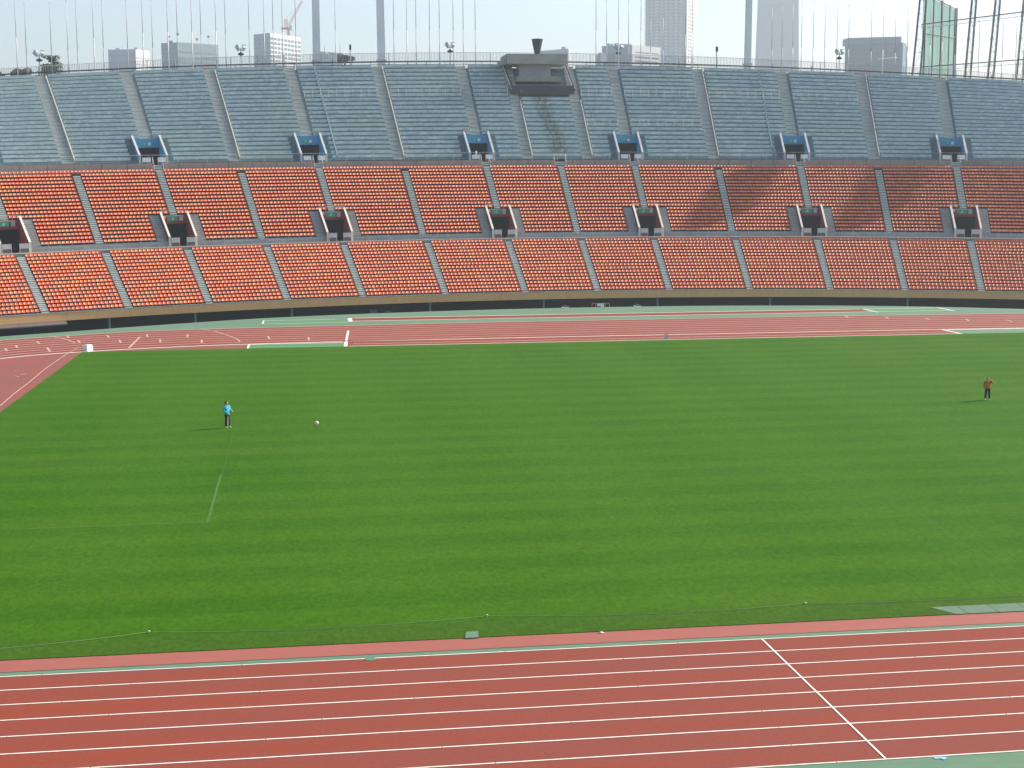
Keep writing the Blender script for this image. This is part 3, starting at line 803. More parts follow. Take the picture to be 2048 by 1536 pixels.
for q in near300:
    _, t, s, z0, k, i, j, tier, p_ = q
    lab = 'orange seat, %s from its left stairs, %s row up, %s lower block from left' % (ORD[min(j,25)], ORD[i], ORD[k+1])
    o = bpy.data.objects.new('stadium_chair', None); COL.objects.link(o); o.empty_display_size = .2
    o.location = p_; o.rotation_euler = (0,0,head(t)); tag(o, lab, 'seat', 'orange seats in the front rows at lower left')
    c = bpy.data.objects.new('shell', me_seat); COL.objects.link(c); c.parent = o
    c = bpy.data.objects.new('support', me_leg); COL.objects.link(c); c.parent = o
rest = [q for q in places if id(q) not in ids]
nv = len(SV); AV = np.zeros((len(rest)*nv, 3)); 
for n_, q in enumerate(rest):
    h = head(q[1]) + rnd.uniform(-.03,.03); c_, s_ = math.cos(h), math.sin(h)
    AV[n_*nv:(n_+1)*nv, 0] = SV[:,0]*c_ - SV[:,1]*s_ + q[8].x
    AV[n_*nv:(n_+1)*nv, 1] = SV[:,0]*s_ + SV[:,1]*c_ + q[8].y
    AV[n_*nv:(n_+1)*nv, 2] = SV[:,2] + q[8].z
def quick_mesh(name, verts, faces_arr, mat, smooth=True):
    me = bpy.data.meshes.new(name); nf = len(faces_arr)
    me.vertices.add(len(verts)); me.vertices.foreach_set('co', verts.astype(np.float32).ravel())
    me.loops.add(nf*4); me.loops.foreach_set('vertex_index', faces_arr.astype(np.int32).ravel())
    me.polygons.add(nf); me.polygons.foreach_set('loop_start', np.arange(0, nf*4, 4, dtype=np.int32))
    me.update(calc_edges=True); me.validate()
    if smooth: me.polygons.foreach_set('use_smooth', [True]*nf)
    me.materials.append(mat); o = bpy.data.objects.new(name, me); COL.objects.link(o); return o
FA = np.array(SF); AF = (FA[None] + (np.arange(len(rest))*nv)[:,None,None]).reshape(-1,4)
tag(quick_mesh('stadium_chairs', AV, AF, M['seat']), 'rows of orange plastic seats filling the lower and middle tiers', 'seats', kind='stuff')

# ------------------------------------------------------------------ benches of the upper tier
bounds = [T0+1] + upb + [T1-1]
vis_b = []
bl = -1
for a, e in zip(bounds[:-1], bounds[1:]):
    if e < -24 or a > 91: continue
    bl += 1
    for i, (s0, z0) in enumerate(UPR):
        a2, e2 = a + (.85 if a in upb else 0), e - (.65 if e in upb else 0)
        a2 = max(a2, -48); e2 = min(e2, 104)
        if TA-.1 < a < TB-.1 and i >= 14: continue
        if i < UPCUT:
            for k in VOMK:
                if abs(T[k]-a) < .01: a2 = T[k]+VW+.75
                if abs(T[k]-e) < .01: e2 = T[k]-VW-.75
        m_ = MB(); s = s0+.30
        q = ts(a2, e2, 2.4)
        for za, zb, sa, sb_ in ((z0+.10, z0+.50, s-.19, s+.16), (z0, z0+.097, s+.0, s+.12)):
            A0 = [P(t,sa,za) for t in q]; A1 = [P(t,sa,zb) for t in q]; B0 = [P(t,sb_,za) for t in q]; B1 = [P(t,sb_,zb) for t in q]
            m_.strip(A0, A1); m_.strip(A1, B1); m_.strip(B1, B0); m_.strip(B0, A0)
            for u_ in (0, -1): m_.poly([A0[u_], A1[u_], B1[u_], B0[u_]])
        loc = P((a2+e2)/2, s, z0)
        o = m_.build('stadium_bench', M['bench'], loc=loc)
        nb = {0:'in the leftmost block of the upper tier'}.get(bl, 'in the %s block from left of the upper tier' % ORD[bl])
        tag(o, 'weathered blue-grey bench, %s row up, %s' % (ORD[i], nb), 'bench', 'long benches of the upper tier')

# ------------------------------------------------------------------ rim: fence, rail, flagpoles, loudspeakers, pylons
fen = empty('rim_fence', P(35,55.2,31.75), 'tall pale see-through fence of thin upright bars along the top rim of the grandstand', 'fence')
m = MB(); S_F = 55.2; ZT = 35.1
for t in ts(T0+1, T1-1, .17):
    a, e = P(t,S_F,31.75), P(t,S_F,ZT); m.box((a+e)/2, (.06,.03,(e-a).length))
m.build('slat_panel', M['pole_grey'], fen)
m = MB()
for z in (32.3, 33.7, ZT): m.path([P(t,S_F,z) for t in ts(T0+1,T1-1,2.5)], .035, 5)
m.build('rails', M['rail_pale'], fen)
for t in ts(T0+1, T1-1, 3.0):
    m = MB(); m.tube(P(t,S_F+.09,31.75), P(t,S_F+.09,ZT+.03), .05); m.build('post', M['rail_pale'], fen)
dr = empty('pipe_railing', P(35,51.2,31.75), 'dark pipe railing on short posts behind the top row of the upper tier', 'railing')
gaps = [(TA-.6, TB+.2)]
for a, e in sub((T0+1,T1-1), gaps):
    m = MB(); m.path([P(t,51.2,33.42) for t in ts(a,e,2.5)], .10, 6); m.build('top_rail', M['rail_dark'], dr)
    m = MB(); m.path([P(t,51.2,32.98) for t in ts(a,e,2.5)], .045, 5); m.build('mid_rail', M['rail_dark'], dr)
for a, e in sub((T0+1,T1-1), gaps):
    for t in ts(a,e,2.2):
        m = MB(); m.tube(P(t,51.2,31.75), P(t,51.2,33.45 + (.45 if rnd.random()<.25 else 0)), .04); m.build('post', M['rail_dark'], dr)
# bench-top blocks: uneven boards along the top edge
POLES = [ # x base, y base, x top, y top (None = leaves the frame), pale?
 (36,152,25,None,1),(55,155,44,6,0),(105,152,94,6,0),(138,148,130,2,1),(157,150,146,4,0),(190,146,181,None,1),(209,150,199,3,0),(257,143,250,1,0),(288,140,281,None,1),(307,142,299,1,0),
 (338,138,332,None,1),(357,142,347,None,0),(386,137,380,None,1),(404,137,395,None,0),(434,133,427,None,1),(453,139,445,None,0),(500,131,496,None,0),
 (530,132,525,None,1),(548,132,543,None,0),(566.5,132,564,None,1),(593,132,587,None,0),(672,127,669.5,None,1),(788.5,125,788,None,0),(814.5,128,813,None,1),(833,129,831.5,None,0),(860,128,858.5,None,0),
 (879.5,125,878,None,0),(907,127,906,None,0),(927,126,931.5,None,0),(951,126,951,None,0),(1192,128,1192.5,None,0),(1213,126,1214,1,0),(1237,126,1237.5,None,1),(1257,128,1257,3,0),(1281.5,128,1284,None,0),
 (1301,128,1302.5,40,1),(1326,129,1328,35,1),(1370,131,1372,None,0),(1384,131,1386,None,1),(1543,133,1547,12,0),(1563,142,1566,10,0),(1584.5,136,1587,5,1),(1602,141,1606,7,0),(1625.5,137,1632,5,0),(1648.5,141,1652,10,0),
 (1673,132,1676,11,0),(1696,141,1700,11,0),(1741,143,1746,12,0),(1764.5,141,1770,11,1),(1789,145,1795,15,0),(1813.5,143,1819,14,0),(1858,146,1862,None,1),(1882,150,1886,None,0),(1908,149,1916,14,0),
 (1956,152,1965,21,0),(2003,153,2012,22,0),(2030,156,2038,26,0)]
made = 0
for i, (xb, yb, xt, yt, pale) in enumerate(POLES):
    s = 50.6 if i % 2 == 0 else 53.4
    t, p_ = hit(xb, yb, s)
    base = Vector((p_.x, p_.y, P(t, s, 31.75).z))
    if yt is None: top_z = base.z + 15.5
    else:
        tp_ = at(xt, yt, p_.y); top_z = tp_.z
    H = top_z - base.z
    e_ = empty('flagpole', base, None, 'flagpole', 'bare flagpoles along the rim of the grandstand')
    e_['label'] = '%s bare flagpole on the rim, %s from the left edge of the photo' % ('pale' if pale else 'thin grey', ORD[i] if i < 26 else 'number %d' % (i+1))
    m = MB(); m.tube(base, base + Vector((0,0,H*.42)), .085 if pale else .065, .07 if pale else .055, 8); m.tube(base + Vector((0,0,H*.42)), base + Vector((0,0,H)), .055, .03, 8)
    m.build('pole', M['pole'] if pale else M['pole_grey'], e_, smooth=True)
    m = MB(); m.lathe(base + Vector((0,0,H)), [(.03,0),(.07,.05),(.07,.10),(.02,.16)], 8); m.build('finial', M['pole_grey'], e_, smooth=True)
def pole_words(i):
    if i < 26: return '%s from the left' % ORD[i]
    return '%s from the right' % ORD[len(POLES)-1-i] if len(POLES)-1-i < 26 else 'just left of the flame bowl'
pi = [o for o in bpy.data.objects if o.name.startswith('flagpole')]
for i, o in enumerate(pi):
    pale = POLES[i][4]
    o['label'] = '%s bare flagpole on the rim, %s' % ('pale' if pale else 'thin grey', (pole_words(i)) if i < 28 else '%s from the right' % (ORD[len(POLES)-1-i] if len(POLES)-1-i < 26 else 'the twenty-seventh' if len(POLES)-1-i == 26 else 'the twenty-eighth'))

# loudspeaker masts
def horn_mast(px, py_top, py_base, label, kind):
    t, b0 = hit(px, py_base, 51.9); top = at(px, py_top, b0.y)
    e_ = empty('loudspeaker_mast', b0, label, 'loudspeaker', 'loudspeaker masts along the rim')
    zt = top.z
    m = MB(); m.tube(b0 - Vector((0,0,.6)), Vector((b0.x,b0.y,zt-1.5 if kind else zt-.4)), .10, .08, 8); m.build('mast', M['pole_grey'], e_)
    c = Vector((b0.x, b0.y, zt))
    if kind:
        m = MB(); m.lathe(c + Vector((0,0,-1.75)), [(.12,0),(.42,.08),(.46,.25),(.2,.42),(.08,.5)], 10); m.build('junction_drum', M['rail_dark'], e_)
        for dx, sgn in ((-.42,-1),(.42,1)):
            m = MB(); q = c + Vector((dx,-.05,-.62)); m.tube(q + Vector((-sgn*.10,.1,-.38)), q + Vector((sgn*.14,-.28,.12)), .16, .34, 8); m.box(q + Vector((sgn*.02,.12,.22)), (.34,.5,.5), sgn*.5)
            m.build('horn', M['grey_metal'], e_)
        m = MB(); m.tube(c + Vector((0,0,-1.4)), c + Vector((0,0,-.6)), .06); m.box(c + Vector((0,0,-.95)), (1.0,.08,.08)); m.build('bracket', M['rail_dark'], e_)
    else:
        m = MB(); m.box(c + Vector((0,-.1,-.35)), (.30,.34,.75)); m.build('cabinet', M['rail_dark'], e_)
        m = MB(); m.tube(c + Vector((0,0,.02)), c + Vector((0,0,.3)), .03); m.build('spike', M['pole_grey'], e_)
for px, yt, yb, lab, kd in ((80,98,150,'grey twin-horn loudspeaker mast by the pine tree at far left',1),(482.5,87,129,'twin-horn loudspeaker mast between the second and third office blocks',1),
        (701,90,129,'slim loudspeaker mast between the two thick white pylons',0),(900.5,82,126,'twin-horn loudspeaker mast in open sky left of the flame bowl',1),
        (1237,86,127,'twin-horn loudspeaker mast in front of the white office block',1),(1433,94,133,'slim loudspeaker mast right of the apartment tower',0),
        (1678,96,140,'twin-horn loudspeaker mast at the left edge of the wide grey building',1)):
    horn_mast(px, yt, yb, lab, kd)

# tall floodlight pylons
for px_b, py_b, px_t, w, lab in ((633.5,126,631,1.12,'left one of the two thick pale grey floodlight pylons'),(763,124,760,1.14,'right one of the two thick pale grey floodlight pylons'),(1495,131,1498,.86,'slimmer pale floodlight pylon standing beside the blue glass tower')):
    t, b0 = hit(px_b, py_b, 57.0); tp_ = at(px_t, 0, b0.y)
    e_ = empty('floodlight_pylon', Vector((b0.x,b0.y,-3)), lab, 'pylon', 'floodlight pylons behind the rim')
    m = MB(); H = 47.0; lean = (tp_.x-b0.x)/(tp_.z-b0.z)
    zb = -3
    def sect(z, ww): return [Vector((b0.x+lean*(z-b0.z)+sx_*ww/2, b0.y+sy_*ww/2, z)) for sx_, sy_ in ((-1,-1),(1,-1),(1,1),(-1,1))]
    m.hexa(sect(zb, w*1.25)+sect(b0.z-.1, w*1.06)); m.hexa(sect(b0.z-.1, w*1.06)+sect(H, w*.96)); m.build('shaft', M['pylon'], e_)
    m = MB(); m.box((b0.x,b0.y,b0.z+.15), (w*1.35,w*1.35,.30)); m.build('collar', M['rail_pale'], e_)

for t_, s_, L_, w_, lab in ((57.5,22.5,76,7.5,'tall twin-shaft floodlight tower behind the right end of the grandstand, nearer one'),(74.5,23.5,80,9.0,'tall twin-shaft floodlight tower behind the right end of the grandstand, farther one')):
    tgt = P(t_, s_, 14.0); hd_ = tgt + sd*L_  # out of view, set so each head's shadow falls on the middle tier
    e_ = empty('floodlight_tower', Vector((hd_.x, hd_.y, -3)), lab, 'pylon')
    side_ = Vector((sd.y, -sd.x, 0)).normalized()
    for q_ in (-1, 1):
        m = MB(); b0 = hd_ + side_*q_*w_*.28; m.tube(Vector((b0.x,b0.y,-3)), b0 + Vector((0,0,2)), .22, .16, 8); m.build('shaft', M['pylon'], e_)
    m = MB()
    for r_ in range(5): m.tube(hd_ - side_*w_/2 + Vector((0,0,r_*1.1-2.2)), hd_ + side_*w_/2 + Vector((0,0,r_*1.1-2.2)), .09)
    m.build('head_frame', M['grey_metal'], e_)
    m = MB(); q0_, q1_ = hd_ - side_*w_/2 + sd*.5, hd_ + side_*w_/2 + sd*.5; dz_ = Vector((0,0,1)); th_ = sd*.08
    m.hexa([q0_-dz_*2.0, q1_-dz_*2.0, q1_-dz_*2.0+th_, q0_-dz_*2.0+th_, q0_+dz_*2.0, q1_+dz_*2.0, q1_+dz_*2.0+th_, q0_+dz_*2.0+th_]); m.build('shadow_panel', M['grey_metal'], e_)  # solid panel added so the head casts a broader shadow
    nl = int(w_/1.15)
    for r_ in range(5):
        m = MB()
        for c_ in range(nl):
            q_ = hd_ + side_*((c_+.5)*w_/nl - w_/2) + Vector((0,0,r_*1.1-2.2)); m.tube(q_, q_ - sd*.5 - Vector((0,0,.1)), .30, .42, 8)
        m.build('lamp_row', M['grey_metal'], e_)

# ------------------------------------------------------------------ flame bowl (cauldron) platform
cz = P(36, 43, 28.0)
ca = empty('flame_bowl_platform', cz, 'dark stained concrete platform carrying a bronze flame bowl at the top middle of the stand', 'cauldron')
def pbox(mb, t0, t1, s0, s1, z0, z1): mb.hexa([P(t0,s0,z0),P(t1,s0,z0),P(t1,s1,z0),P(t0,s1,z0),P(t0,s0,z1),P(t1,s0,z1),P(t1,s1,z1),P(t0,s1,z1)])
m = MB(); pbox(m, 32.75, 39.85, 43.3, 49.5, 27.95, 28.20); m.build('floor_slab', M['caul'], ca)
m = MB(); pbox(m, 32.55, 40.0, 43.15, 43.28, 28.0, 29.18); pbox(m, 32.55, 32.66, 43.285, 47, 28.21, 29.4); pbox(m, 39.9, 40.0, 43.285, 47, 28.21, 29.4); m.build('front_screen', M['bowl'], ca)
m = MB(); pbox(m, 33.5, 35.0, 43.12, 43.145, 28.25, 28.42); m.build('rusty_strip', weath('rust', (.30,.20,.10), (.2,.15,.1), 2), ca)
m = MB(); pbox(m, 33.35, 38.7, 45.0, 50.0, 29.95, 30.72); m.build('middle_slab', M['caul'], ca)
m = MB(); pbox(m, 33.7, 38.4, 47.4, 49.5, 28.21, 29.89); m.build('plinth', M['bowl'], ca)
m = MB(); pbox(m, 33.85, 37.6, 46.6, 49.4, 30.73, 32.52); m.build('core_wall', M['grey_metal'], ca)
m = MB(); pbox(m, 32.15, 39.35, 44.5, 50.8, 32.53, 33.98); m.build('top_slab', M['caul'], ca)
m = MB(); pbox(m, 31.72, 32.12, 45.0, 50.5, 32.5, 33.2); m.build('side_ledge', M['caul'], ca)
for t0_, t1_, s0_ in ((31.8,32.55,46.5),(39.2,39.95,46.5)):
    m = MB(); a = P(t0_,47.0,33.0); e = P(t1_,43.25,28.6); m.tube(a, e, .06, .06, 6); m.build('brace', M['coping'], ca)
    m = MB(); a = P(t0_+.18,47.2,33.0); e = P(t1_+.14,43.4,28.6); m.tube(a, e, .17, .17, 6); m.build('brace', M['rail_dark'], ca)
bc = P(36.02, 46.5, 33.98)
m = MB()
for i, (r_, z_) in enumerate(()): pass
m.lathe(bc, [(.36,0),(.40,.10),(.46,.35),(.62,1.1),(.76,1.8),(.86,2.30),(.88,2.36),(.80,2.38),(.70,2.1),(.3,1.9)], 20)
m.build('flame_bowl', M['bowl'], ca, smooth=False)
m = MB(); m.lathe(bc + Vector((.1,0,2.3)), [(.3,0),(.22,.12),(.08,.16)], 10); m.build('burner', M['bowl'], ca)

# small white thing on a barrier
t, p_ = hit(959.5, 309, 30.86)
m = MB(); q = P(T[6]-.75, 30.86, 17.60+1.155)
m.lathe(q, [(.06,0),(.12,.08),(.15,.25),(.12,.42),(.05,.5)], 8)
tag(m.build('white_bag', M['white'], smooth=True), 'small white bag on the barrier of the blue doorway left of the flame bowl', 'bag')

# ------------------------------------------------------------------ along the pit
w = gnd(1199, 616)
e_ = empty('guard_frame', w + Vector((0,.2,0)), 'yellow tube guard frame with a white board at the pit edge', 'barrier')
ym, nt, bs = nm('yellow_paint', .5); bs.inputs['Base Color'].default_value = (.62,.42,.05,1)
h0, y0 = .52, w.y+.2
m = MB(); xl, xr = gnd(1184,616).x, gnd(1219,615.5).x
for x in (xl, xl+.45, xr-.5, xr): m.tube((x,y0,0),(x,y0,h0), .022)
m.path([(xl,y0,h0),(xr,y0,h0)], .022); m.build('frame', ym, e_)
bx0, bx1 = gnd(1194.5,616).x, gnd(1209,616).x
m = MB(); m.hexa([(bx0,y0-.05,.20),(bx1,y0-.05,.20),(bx1,y0-.03,.20),(bx0,y0-.03,.20),(bx0,y0-.05,.50),(bx1,y0-.05,.50),(bx1,y0-.03,.50),(bx0,y0-.03,.50)])
m.hexa([((bx0+bx1)/2,y0-.05,.03),(bx1,y0-.05,.03),(bx1,y0-.03,.03),((bx0+bx1)/2,y0-.03,.03),((bx0+bx1)/2,y0-.05,.197),(bx1,y0-.05,.197),(bx1,y0-.03,.197),((bx0+bx1)/2,y0-.03,.197)])
m.build('board', M['white'], e_)
for px, py, lab in ((1134,615,'black and white low ramp at the pit edge left of the yellow frame'),(1277,612.5,'black and white low ramp at the pit edge right of the yellow frame')):
    w = gnd(px,py); e_ = empty('low_ramp', w, lab, 'ramp')
    m = MB(); m.hexa([w+Vector(v) for v in ((-.45,-.3,.0),(.25,-.9,.0),(.45,-.6,.0),(-.25,.3,.0),(-.45,-.3,.30),(.25,-.9,.03),(.45,-.6,.03),(-.25,.3,.30))]); m.build('ramp_body', M['rail_dark'], e_)
    m = MB(); m.hexa([w+Vector(v) for v in ((-.75,-.5,.0),(-.05,-1.2,.0),(.05,-1.1,.0),(-.6,-.4,.0),(-.75,-.5,.12),(-.05,-1.2,.04),(.05,-1.1,.04),(-.6,-.4,.12))]); m.build('white_edge', M['white'], e_)
m = MB(); t0_, _ = hit(-40,660,-.4); t1_, _ = hit(133,648,-.4)
q = ts(t0_-8, t1_, 1.6); A0=[P(t,-1.0,.02) for t in q]; A1=[P(t,-1.0,.15) for t in q]; B0=[P(t,.0-.01,.28) for t in q]; B1=[P(t,-.01,.40) for t in q]
m.strip(A0,A1); m.strip(A1,B1); m.strip(B1,B0); m.strip(B0,A0); m.poly([A0[-1],A1[-1],B1[-1],B0[-1]]); m.poly([A0[0],A1[0],B1[0],B0[0]])
tag(m.build('ledge_canopy', M['panel_brown']), 'narrow dull brown canopy ledge under the parapet at the far left', 'canopy')
# pale clutter seen in the dark pit
for px, py, ww, lab in ((747,620,.9,'pale box low in the dark pit left of centre'),(776,622,.7,'pale box low in the dark pit beside another'),(895,512+100,.5,None)):
    if lab is None: continue
    t, _ = hit(px, py, 2.9); q = at(px, py, cur(t,2.9)[1])
    m = MB(); m.box(q - Vector((0,0,.6)), (ww,.3,1.2), head(t)); tag(m.build('storage_crate', M['post_green']), lab, 'crate')

# ------------------------------------------------------------------ far trees
def leaf_mat(name, a, b2):
    m, nt, bs = nm(name, .7, .2); g = N(nt, 'ShaderNodeNewGeometry')
    c = mixc(nt, g.outputs['Random Per Island'], a, b2); nt.links.new(c, bs.inputs['Base Color']); return m
M['pine'] = leaf_mat('pine_needles', (.03,.055,.03), (.055,.085,.045)); M['hedge'] = leaf_mat('winter_leaves', (.07,.06,.045), (.11,.085,.06)); M['broad'] = leaf_mat('broad_leaves', (.05,.09,.045), (.08,.13,.06))
M['bark'] = weath('bark', (.09,.07,.055), (.06,.05,.04), 2)
def leaves(mb, c, rad, n_, size):
    for _ in range(n_):
        while True:
            v = Vector((rnd.uniform(-1,1), rnd.uniform(-1,1), rnd.uniform(-1,1)))
            if .35 < v.length < 1: break
        p_ = c + Vector((v.x*rad[0], v.y*rad[1], v.z*rad[2])); s = size*rnd.uniform(.6,1.4)
        a = Vector((rnd.uniform(-1,1),rnd.uniform(-1,1),rnd.uniform(-.6,.6))).normalized(); b_ = a.orthogonal().normalized()*s; a = a*s
        mb.quad(p_-a-b_*.5, p_+a-b_*.5, p_+a+b_*.5, p_-a+b_*.5)
base = at(104,160,262)
e_ = empty('pine_tree', Vector((base.x,base.y,-3)), 'dark layered pine with a forked top rising behind the rim at far left', 'tree')
m = MB(); tpz = at(106,118,262); m.tube(Vector((base.x,base.y,-3)), tpz, .35, .08, 8)
pads = [(96,114,1.4,.3),(102,119,1.0,.3),(111,115,1.1,.4),(108,123,1.3,.35),(93,131,1.6,.3),(113,129,1.5,.45),(90,137,1.7,.35),(106,134,1.5,.4),(98,143,2.6,.5),(114,140,1.7,.7),(110,148,3.0,.8),(95,151,2.8,.8)]
for x, y, _, _ in pads: m.tube(at(105,y+5,262), at(x,y,262), .10, .04, 5)
m.build('trunk', M['bark'], e_)
m = MB()
for x, y, r_, h_ in pads: leaves(m, at(x,y,262), (r_*.75, r_*.7, h_), int(110*r_), .11)
m.build('crown', M['pine'], e_)
for x0, x1, y0, y1, lab, mt in ((18,66,137,160,'brownish bare-looking tree crown behind the rim at the left edge','hedge'),(-40,12,140,165,'low brown tree crown at the very left edge of the rim','hedge'),(668,712,107,126,'small rounded dark tree beyond the rim between the pylons','broad')):
    Y = 275; c = at((x0+x1)/2, (y0+y1)/2, Y); rx = (at(x1,y0,Y).x-at(x0,y0,Y).x)/2; rz = (at(x0,y0,Y).z-at(x0,y1,Y).z)/2
    e_ = empty('tree', Vector((c.x,c.y,-3)), lab, 'tree')
    m = MB(); m.tube(Vector((c.x,c.y,-3)), c, .4, .15, 8)
    for k in range(7):
        a = k*.9; m.tube(c - Vector((0,0,rz*.8)), c + Vector((math.cos(a)*rx*.7, math.sin(a)*rx*.5, rz*.5*math.sin(k*1.7))), .12, .04, 5)
    m.build('trunk', M['bark'], e_)
    m = MB()
    for k in range(9):
        q = c + Vector((rnd.uniform(-.65,.65)*rx, rnd.uniform(-.5,.5)*rx, rnd.uniform(-.4,.6)*rz)); leaves(m, q, (rx*.38, rx*.4, rz*.45), 260, .17)
    m.build('crown', M[mt], e_)

# ------------------------------------------------------------------ city beyond
def wall_mat(name, wall, glass, nx, nz, gx=.6, gz=.55, rough=.6, jit=.3):
    """facade wall with a printed-on fine relief is avoided: only the tint variation of far cladding lives here"""
    return weath(name, wall, tuple(c*.9 for c in wall), .05, rough, fine=.06)
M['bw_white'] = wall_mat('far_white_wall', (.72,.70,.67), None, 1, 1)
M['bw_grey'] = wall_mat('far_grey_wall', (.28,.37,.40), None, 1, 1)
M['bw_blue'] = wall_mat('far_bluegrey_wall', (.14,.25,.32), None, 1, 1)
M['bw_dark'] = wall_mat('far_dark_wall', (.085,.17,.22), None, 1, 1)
M['bw_void'] = weath('far_window_dark', (.02,.035,.045), (.03,.045,.055), .05, .3)
M['glass'] = weath('far_glass', (.10,.13,.15), (.14,.17,.19), .08, .25, fine=.1, spec=.5)
M['glass_tower'] = weath('far_blue_tower_glass', (.015,.10,.19), (.02,.12,.21), .02, .35, fine=.04, spec=.5)
M['glass_teal'] = weath('far_teal_glass', (.20,.27,.27), (.26,.32,.31), .05, .3, vscale=(.3,.3,1), fine=.1, spec=.5)
KB = 2.0
def building(lab, x0, xm, x1, ytop, Y, dl, dr, wl='bw_blue', wr='bw_white', name='office_building', zt=None):  # default face colours put shade on the left, sun on the right
    """corner at image column xm; the left face runs back dl metres, the right face dr metres"""
    Y *= KB
    cz_ = zt if zt is not None else at(xm, ytop, Y).z
    c = at(xm, ytop, Y); A = at(x0, ytop, Y+dl); B_ = at(x1, ytop, Y+dr)
    z0 = -3
    pc, pa, pb = Vector((c.x,c.y,0)), Vector((A.x,A.y,0)), Vector((B_.x,B_.y,0)); pd = Vector((pa.x + .5*(pb.x-pa.x), Y + 2*max(dl,dr) + 14, 0))
    e_ = empty(name, Vector((c.x, c.y, z0)), lab, 'building')
    def side(p0, p1, zz0, zz1, mat, nm_, th=.4):
        m_ = MB(); d = (p1-p0).normalized(); nn = Vector((d.y,-d.x,0))
        m_.hexa([p0+Vector((0,0,zz0)), p1+Vector((0,0,zz0)), p1-nn*th+Vector((0,0,zz0)), p0-nn*th+Vector((0,0,zz0)), p0+Vector((0,0,zz1)), p1+Vector((0,0,zz1)), p1-nn*th+Vector((0,0,zz1)), p0-nn*th+Vector((0,0,zz1))])
        return m_.build(nm_, mat, e_)
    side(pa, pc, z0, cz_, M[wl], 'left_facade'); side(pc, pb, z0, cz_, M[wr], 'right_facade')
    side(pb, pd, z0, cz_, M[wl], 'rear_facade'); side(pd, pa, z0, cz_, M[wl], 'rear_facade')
    m_ = MB(); m_.poly([q + Vector((0,0,cz_-.3)) for q in (pa, pc, pb, pd)]); rf = m_.build('roof', M['bw_grey'], e_)
    return e_, rf, pa, pc, pb, pd, z0, cz_
def windows(e_, p0, p1, z0, z1, nx, nz, wx=.6, wz=.5, mat='glass', bands=False, name='window_row'):
    """shallow glazed boxes set on the facade, one part per storey"""
    d = (p1-p0); L = d.length; d.normalize(); nn = Vector((d.y,-d.x,0)); ch = (z1-z0)/nz
    for k in range(nz):
        m_ = MB(); zc = z0 + (k+.5)*ch; h = ch*wz/2
        if bands: cells = [(L*.03, L*.97)]
        else: cells = [((i+.5)*L/nx - wx*L/nx/2, (i+.5)*L/nx + wx*L/nx/2) for i in range(nx)]
        for a, e in cells:
            q0, q1 = p0 + d*a, p0 + d*e
            m_.hexa([q0+nn*.02+Vector((0,0,zc-h)), q0+nn*.2+Vector((0,0,zc-h)), q1+nn*.2+Vector((0,0,zc-h)), q1+nn*.02+Vector((0,0,zc-h)),
                     q0+nn*.02+Vector((0,0,zc+h)), q0+nn*.2+Vector((0,0,zc+h)), q1+nn*.2+Vector((0,0,zc+h)), q1+nn*.02+Vector((0,0,zc+h))])
        m_.build(name, M[mat], e_)
def plant(rf, x0, x1, y0, Y, zt, mat='bw_grey'):
    """roof-top box between image columns x0..x1, its top at row y0"""
    Y *= KB; Y += 12; a, c = at(x0, y0, Y), at(x1, y0, Y)
    m_ = MB(); m_.box(((a.x+c.x)/2, Y+2, (zt-.3+a.z)/2), (c.x-a.x, 4, a.z-zt+.3)); return m_.build('roof_plant', M[mat], rf)
H_ = lambda y, Y: at(1000, y, Y*KB).z      # height of an image row at a block's distance
# 1
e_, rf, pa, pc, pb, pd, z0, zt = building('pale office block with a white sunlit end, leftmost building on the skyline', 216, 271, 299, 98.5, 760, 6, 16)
windows(e_, pa, pc, zt-26, zt-3, 10, 4, .7, .3, 'bw_dark'); windows(e_, pc, pb, zt-24, zt-5, 4, 3, .8, .14, 'bw_grey')
plant(rf, 231, 238, 96, 760, zt); plant(rf, 244.5, 245.5, 91, 760, zt); plant(rf, 268, 275, 95, 760, zt)
# 2
e_, rf, pa, pc, pb, pd, z0, zt = building('wide grey-green office block with small red-white masts on its roof', 322, 356, 436, 84.5, 620, 8, 18, 'bw_blue', 'bw_grey')
windows(e_, pc, pb, zt-30, zt-5, 1, 6, 1, .35, 'glass_teal', True); windows(e_, pa, pc, zt-30, zt-3, 5, 7, .6, .4, 'bw_dark')
plant(rf, 337, 345, 81, 620, zt, 'bw_dark')
redm = weath('red_paint', (.62,.10,.09), (.55,.08,.08), 1)
for i, (x, y1_) in enumerate(((338,72),(356,67),(394,77),(417,72))):
    Y_ = 620*KB + 14; q = at(x, 84, Y_); tpz = at(x, y1_, Y_).z
    m = MB(); m.tube(Vector((q.x,q.y,zt-.3)), Vector((q.x,q.y,tpz-1.2)), .3); m.build('mast', M['bw_white'], rf)
    m = MB(); m.box((q.x,q.y,tpz-.6), (2.0,1.4,1.6)); m.build('mast_head', redm, rf)
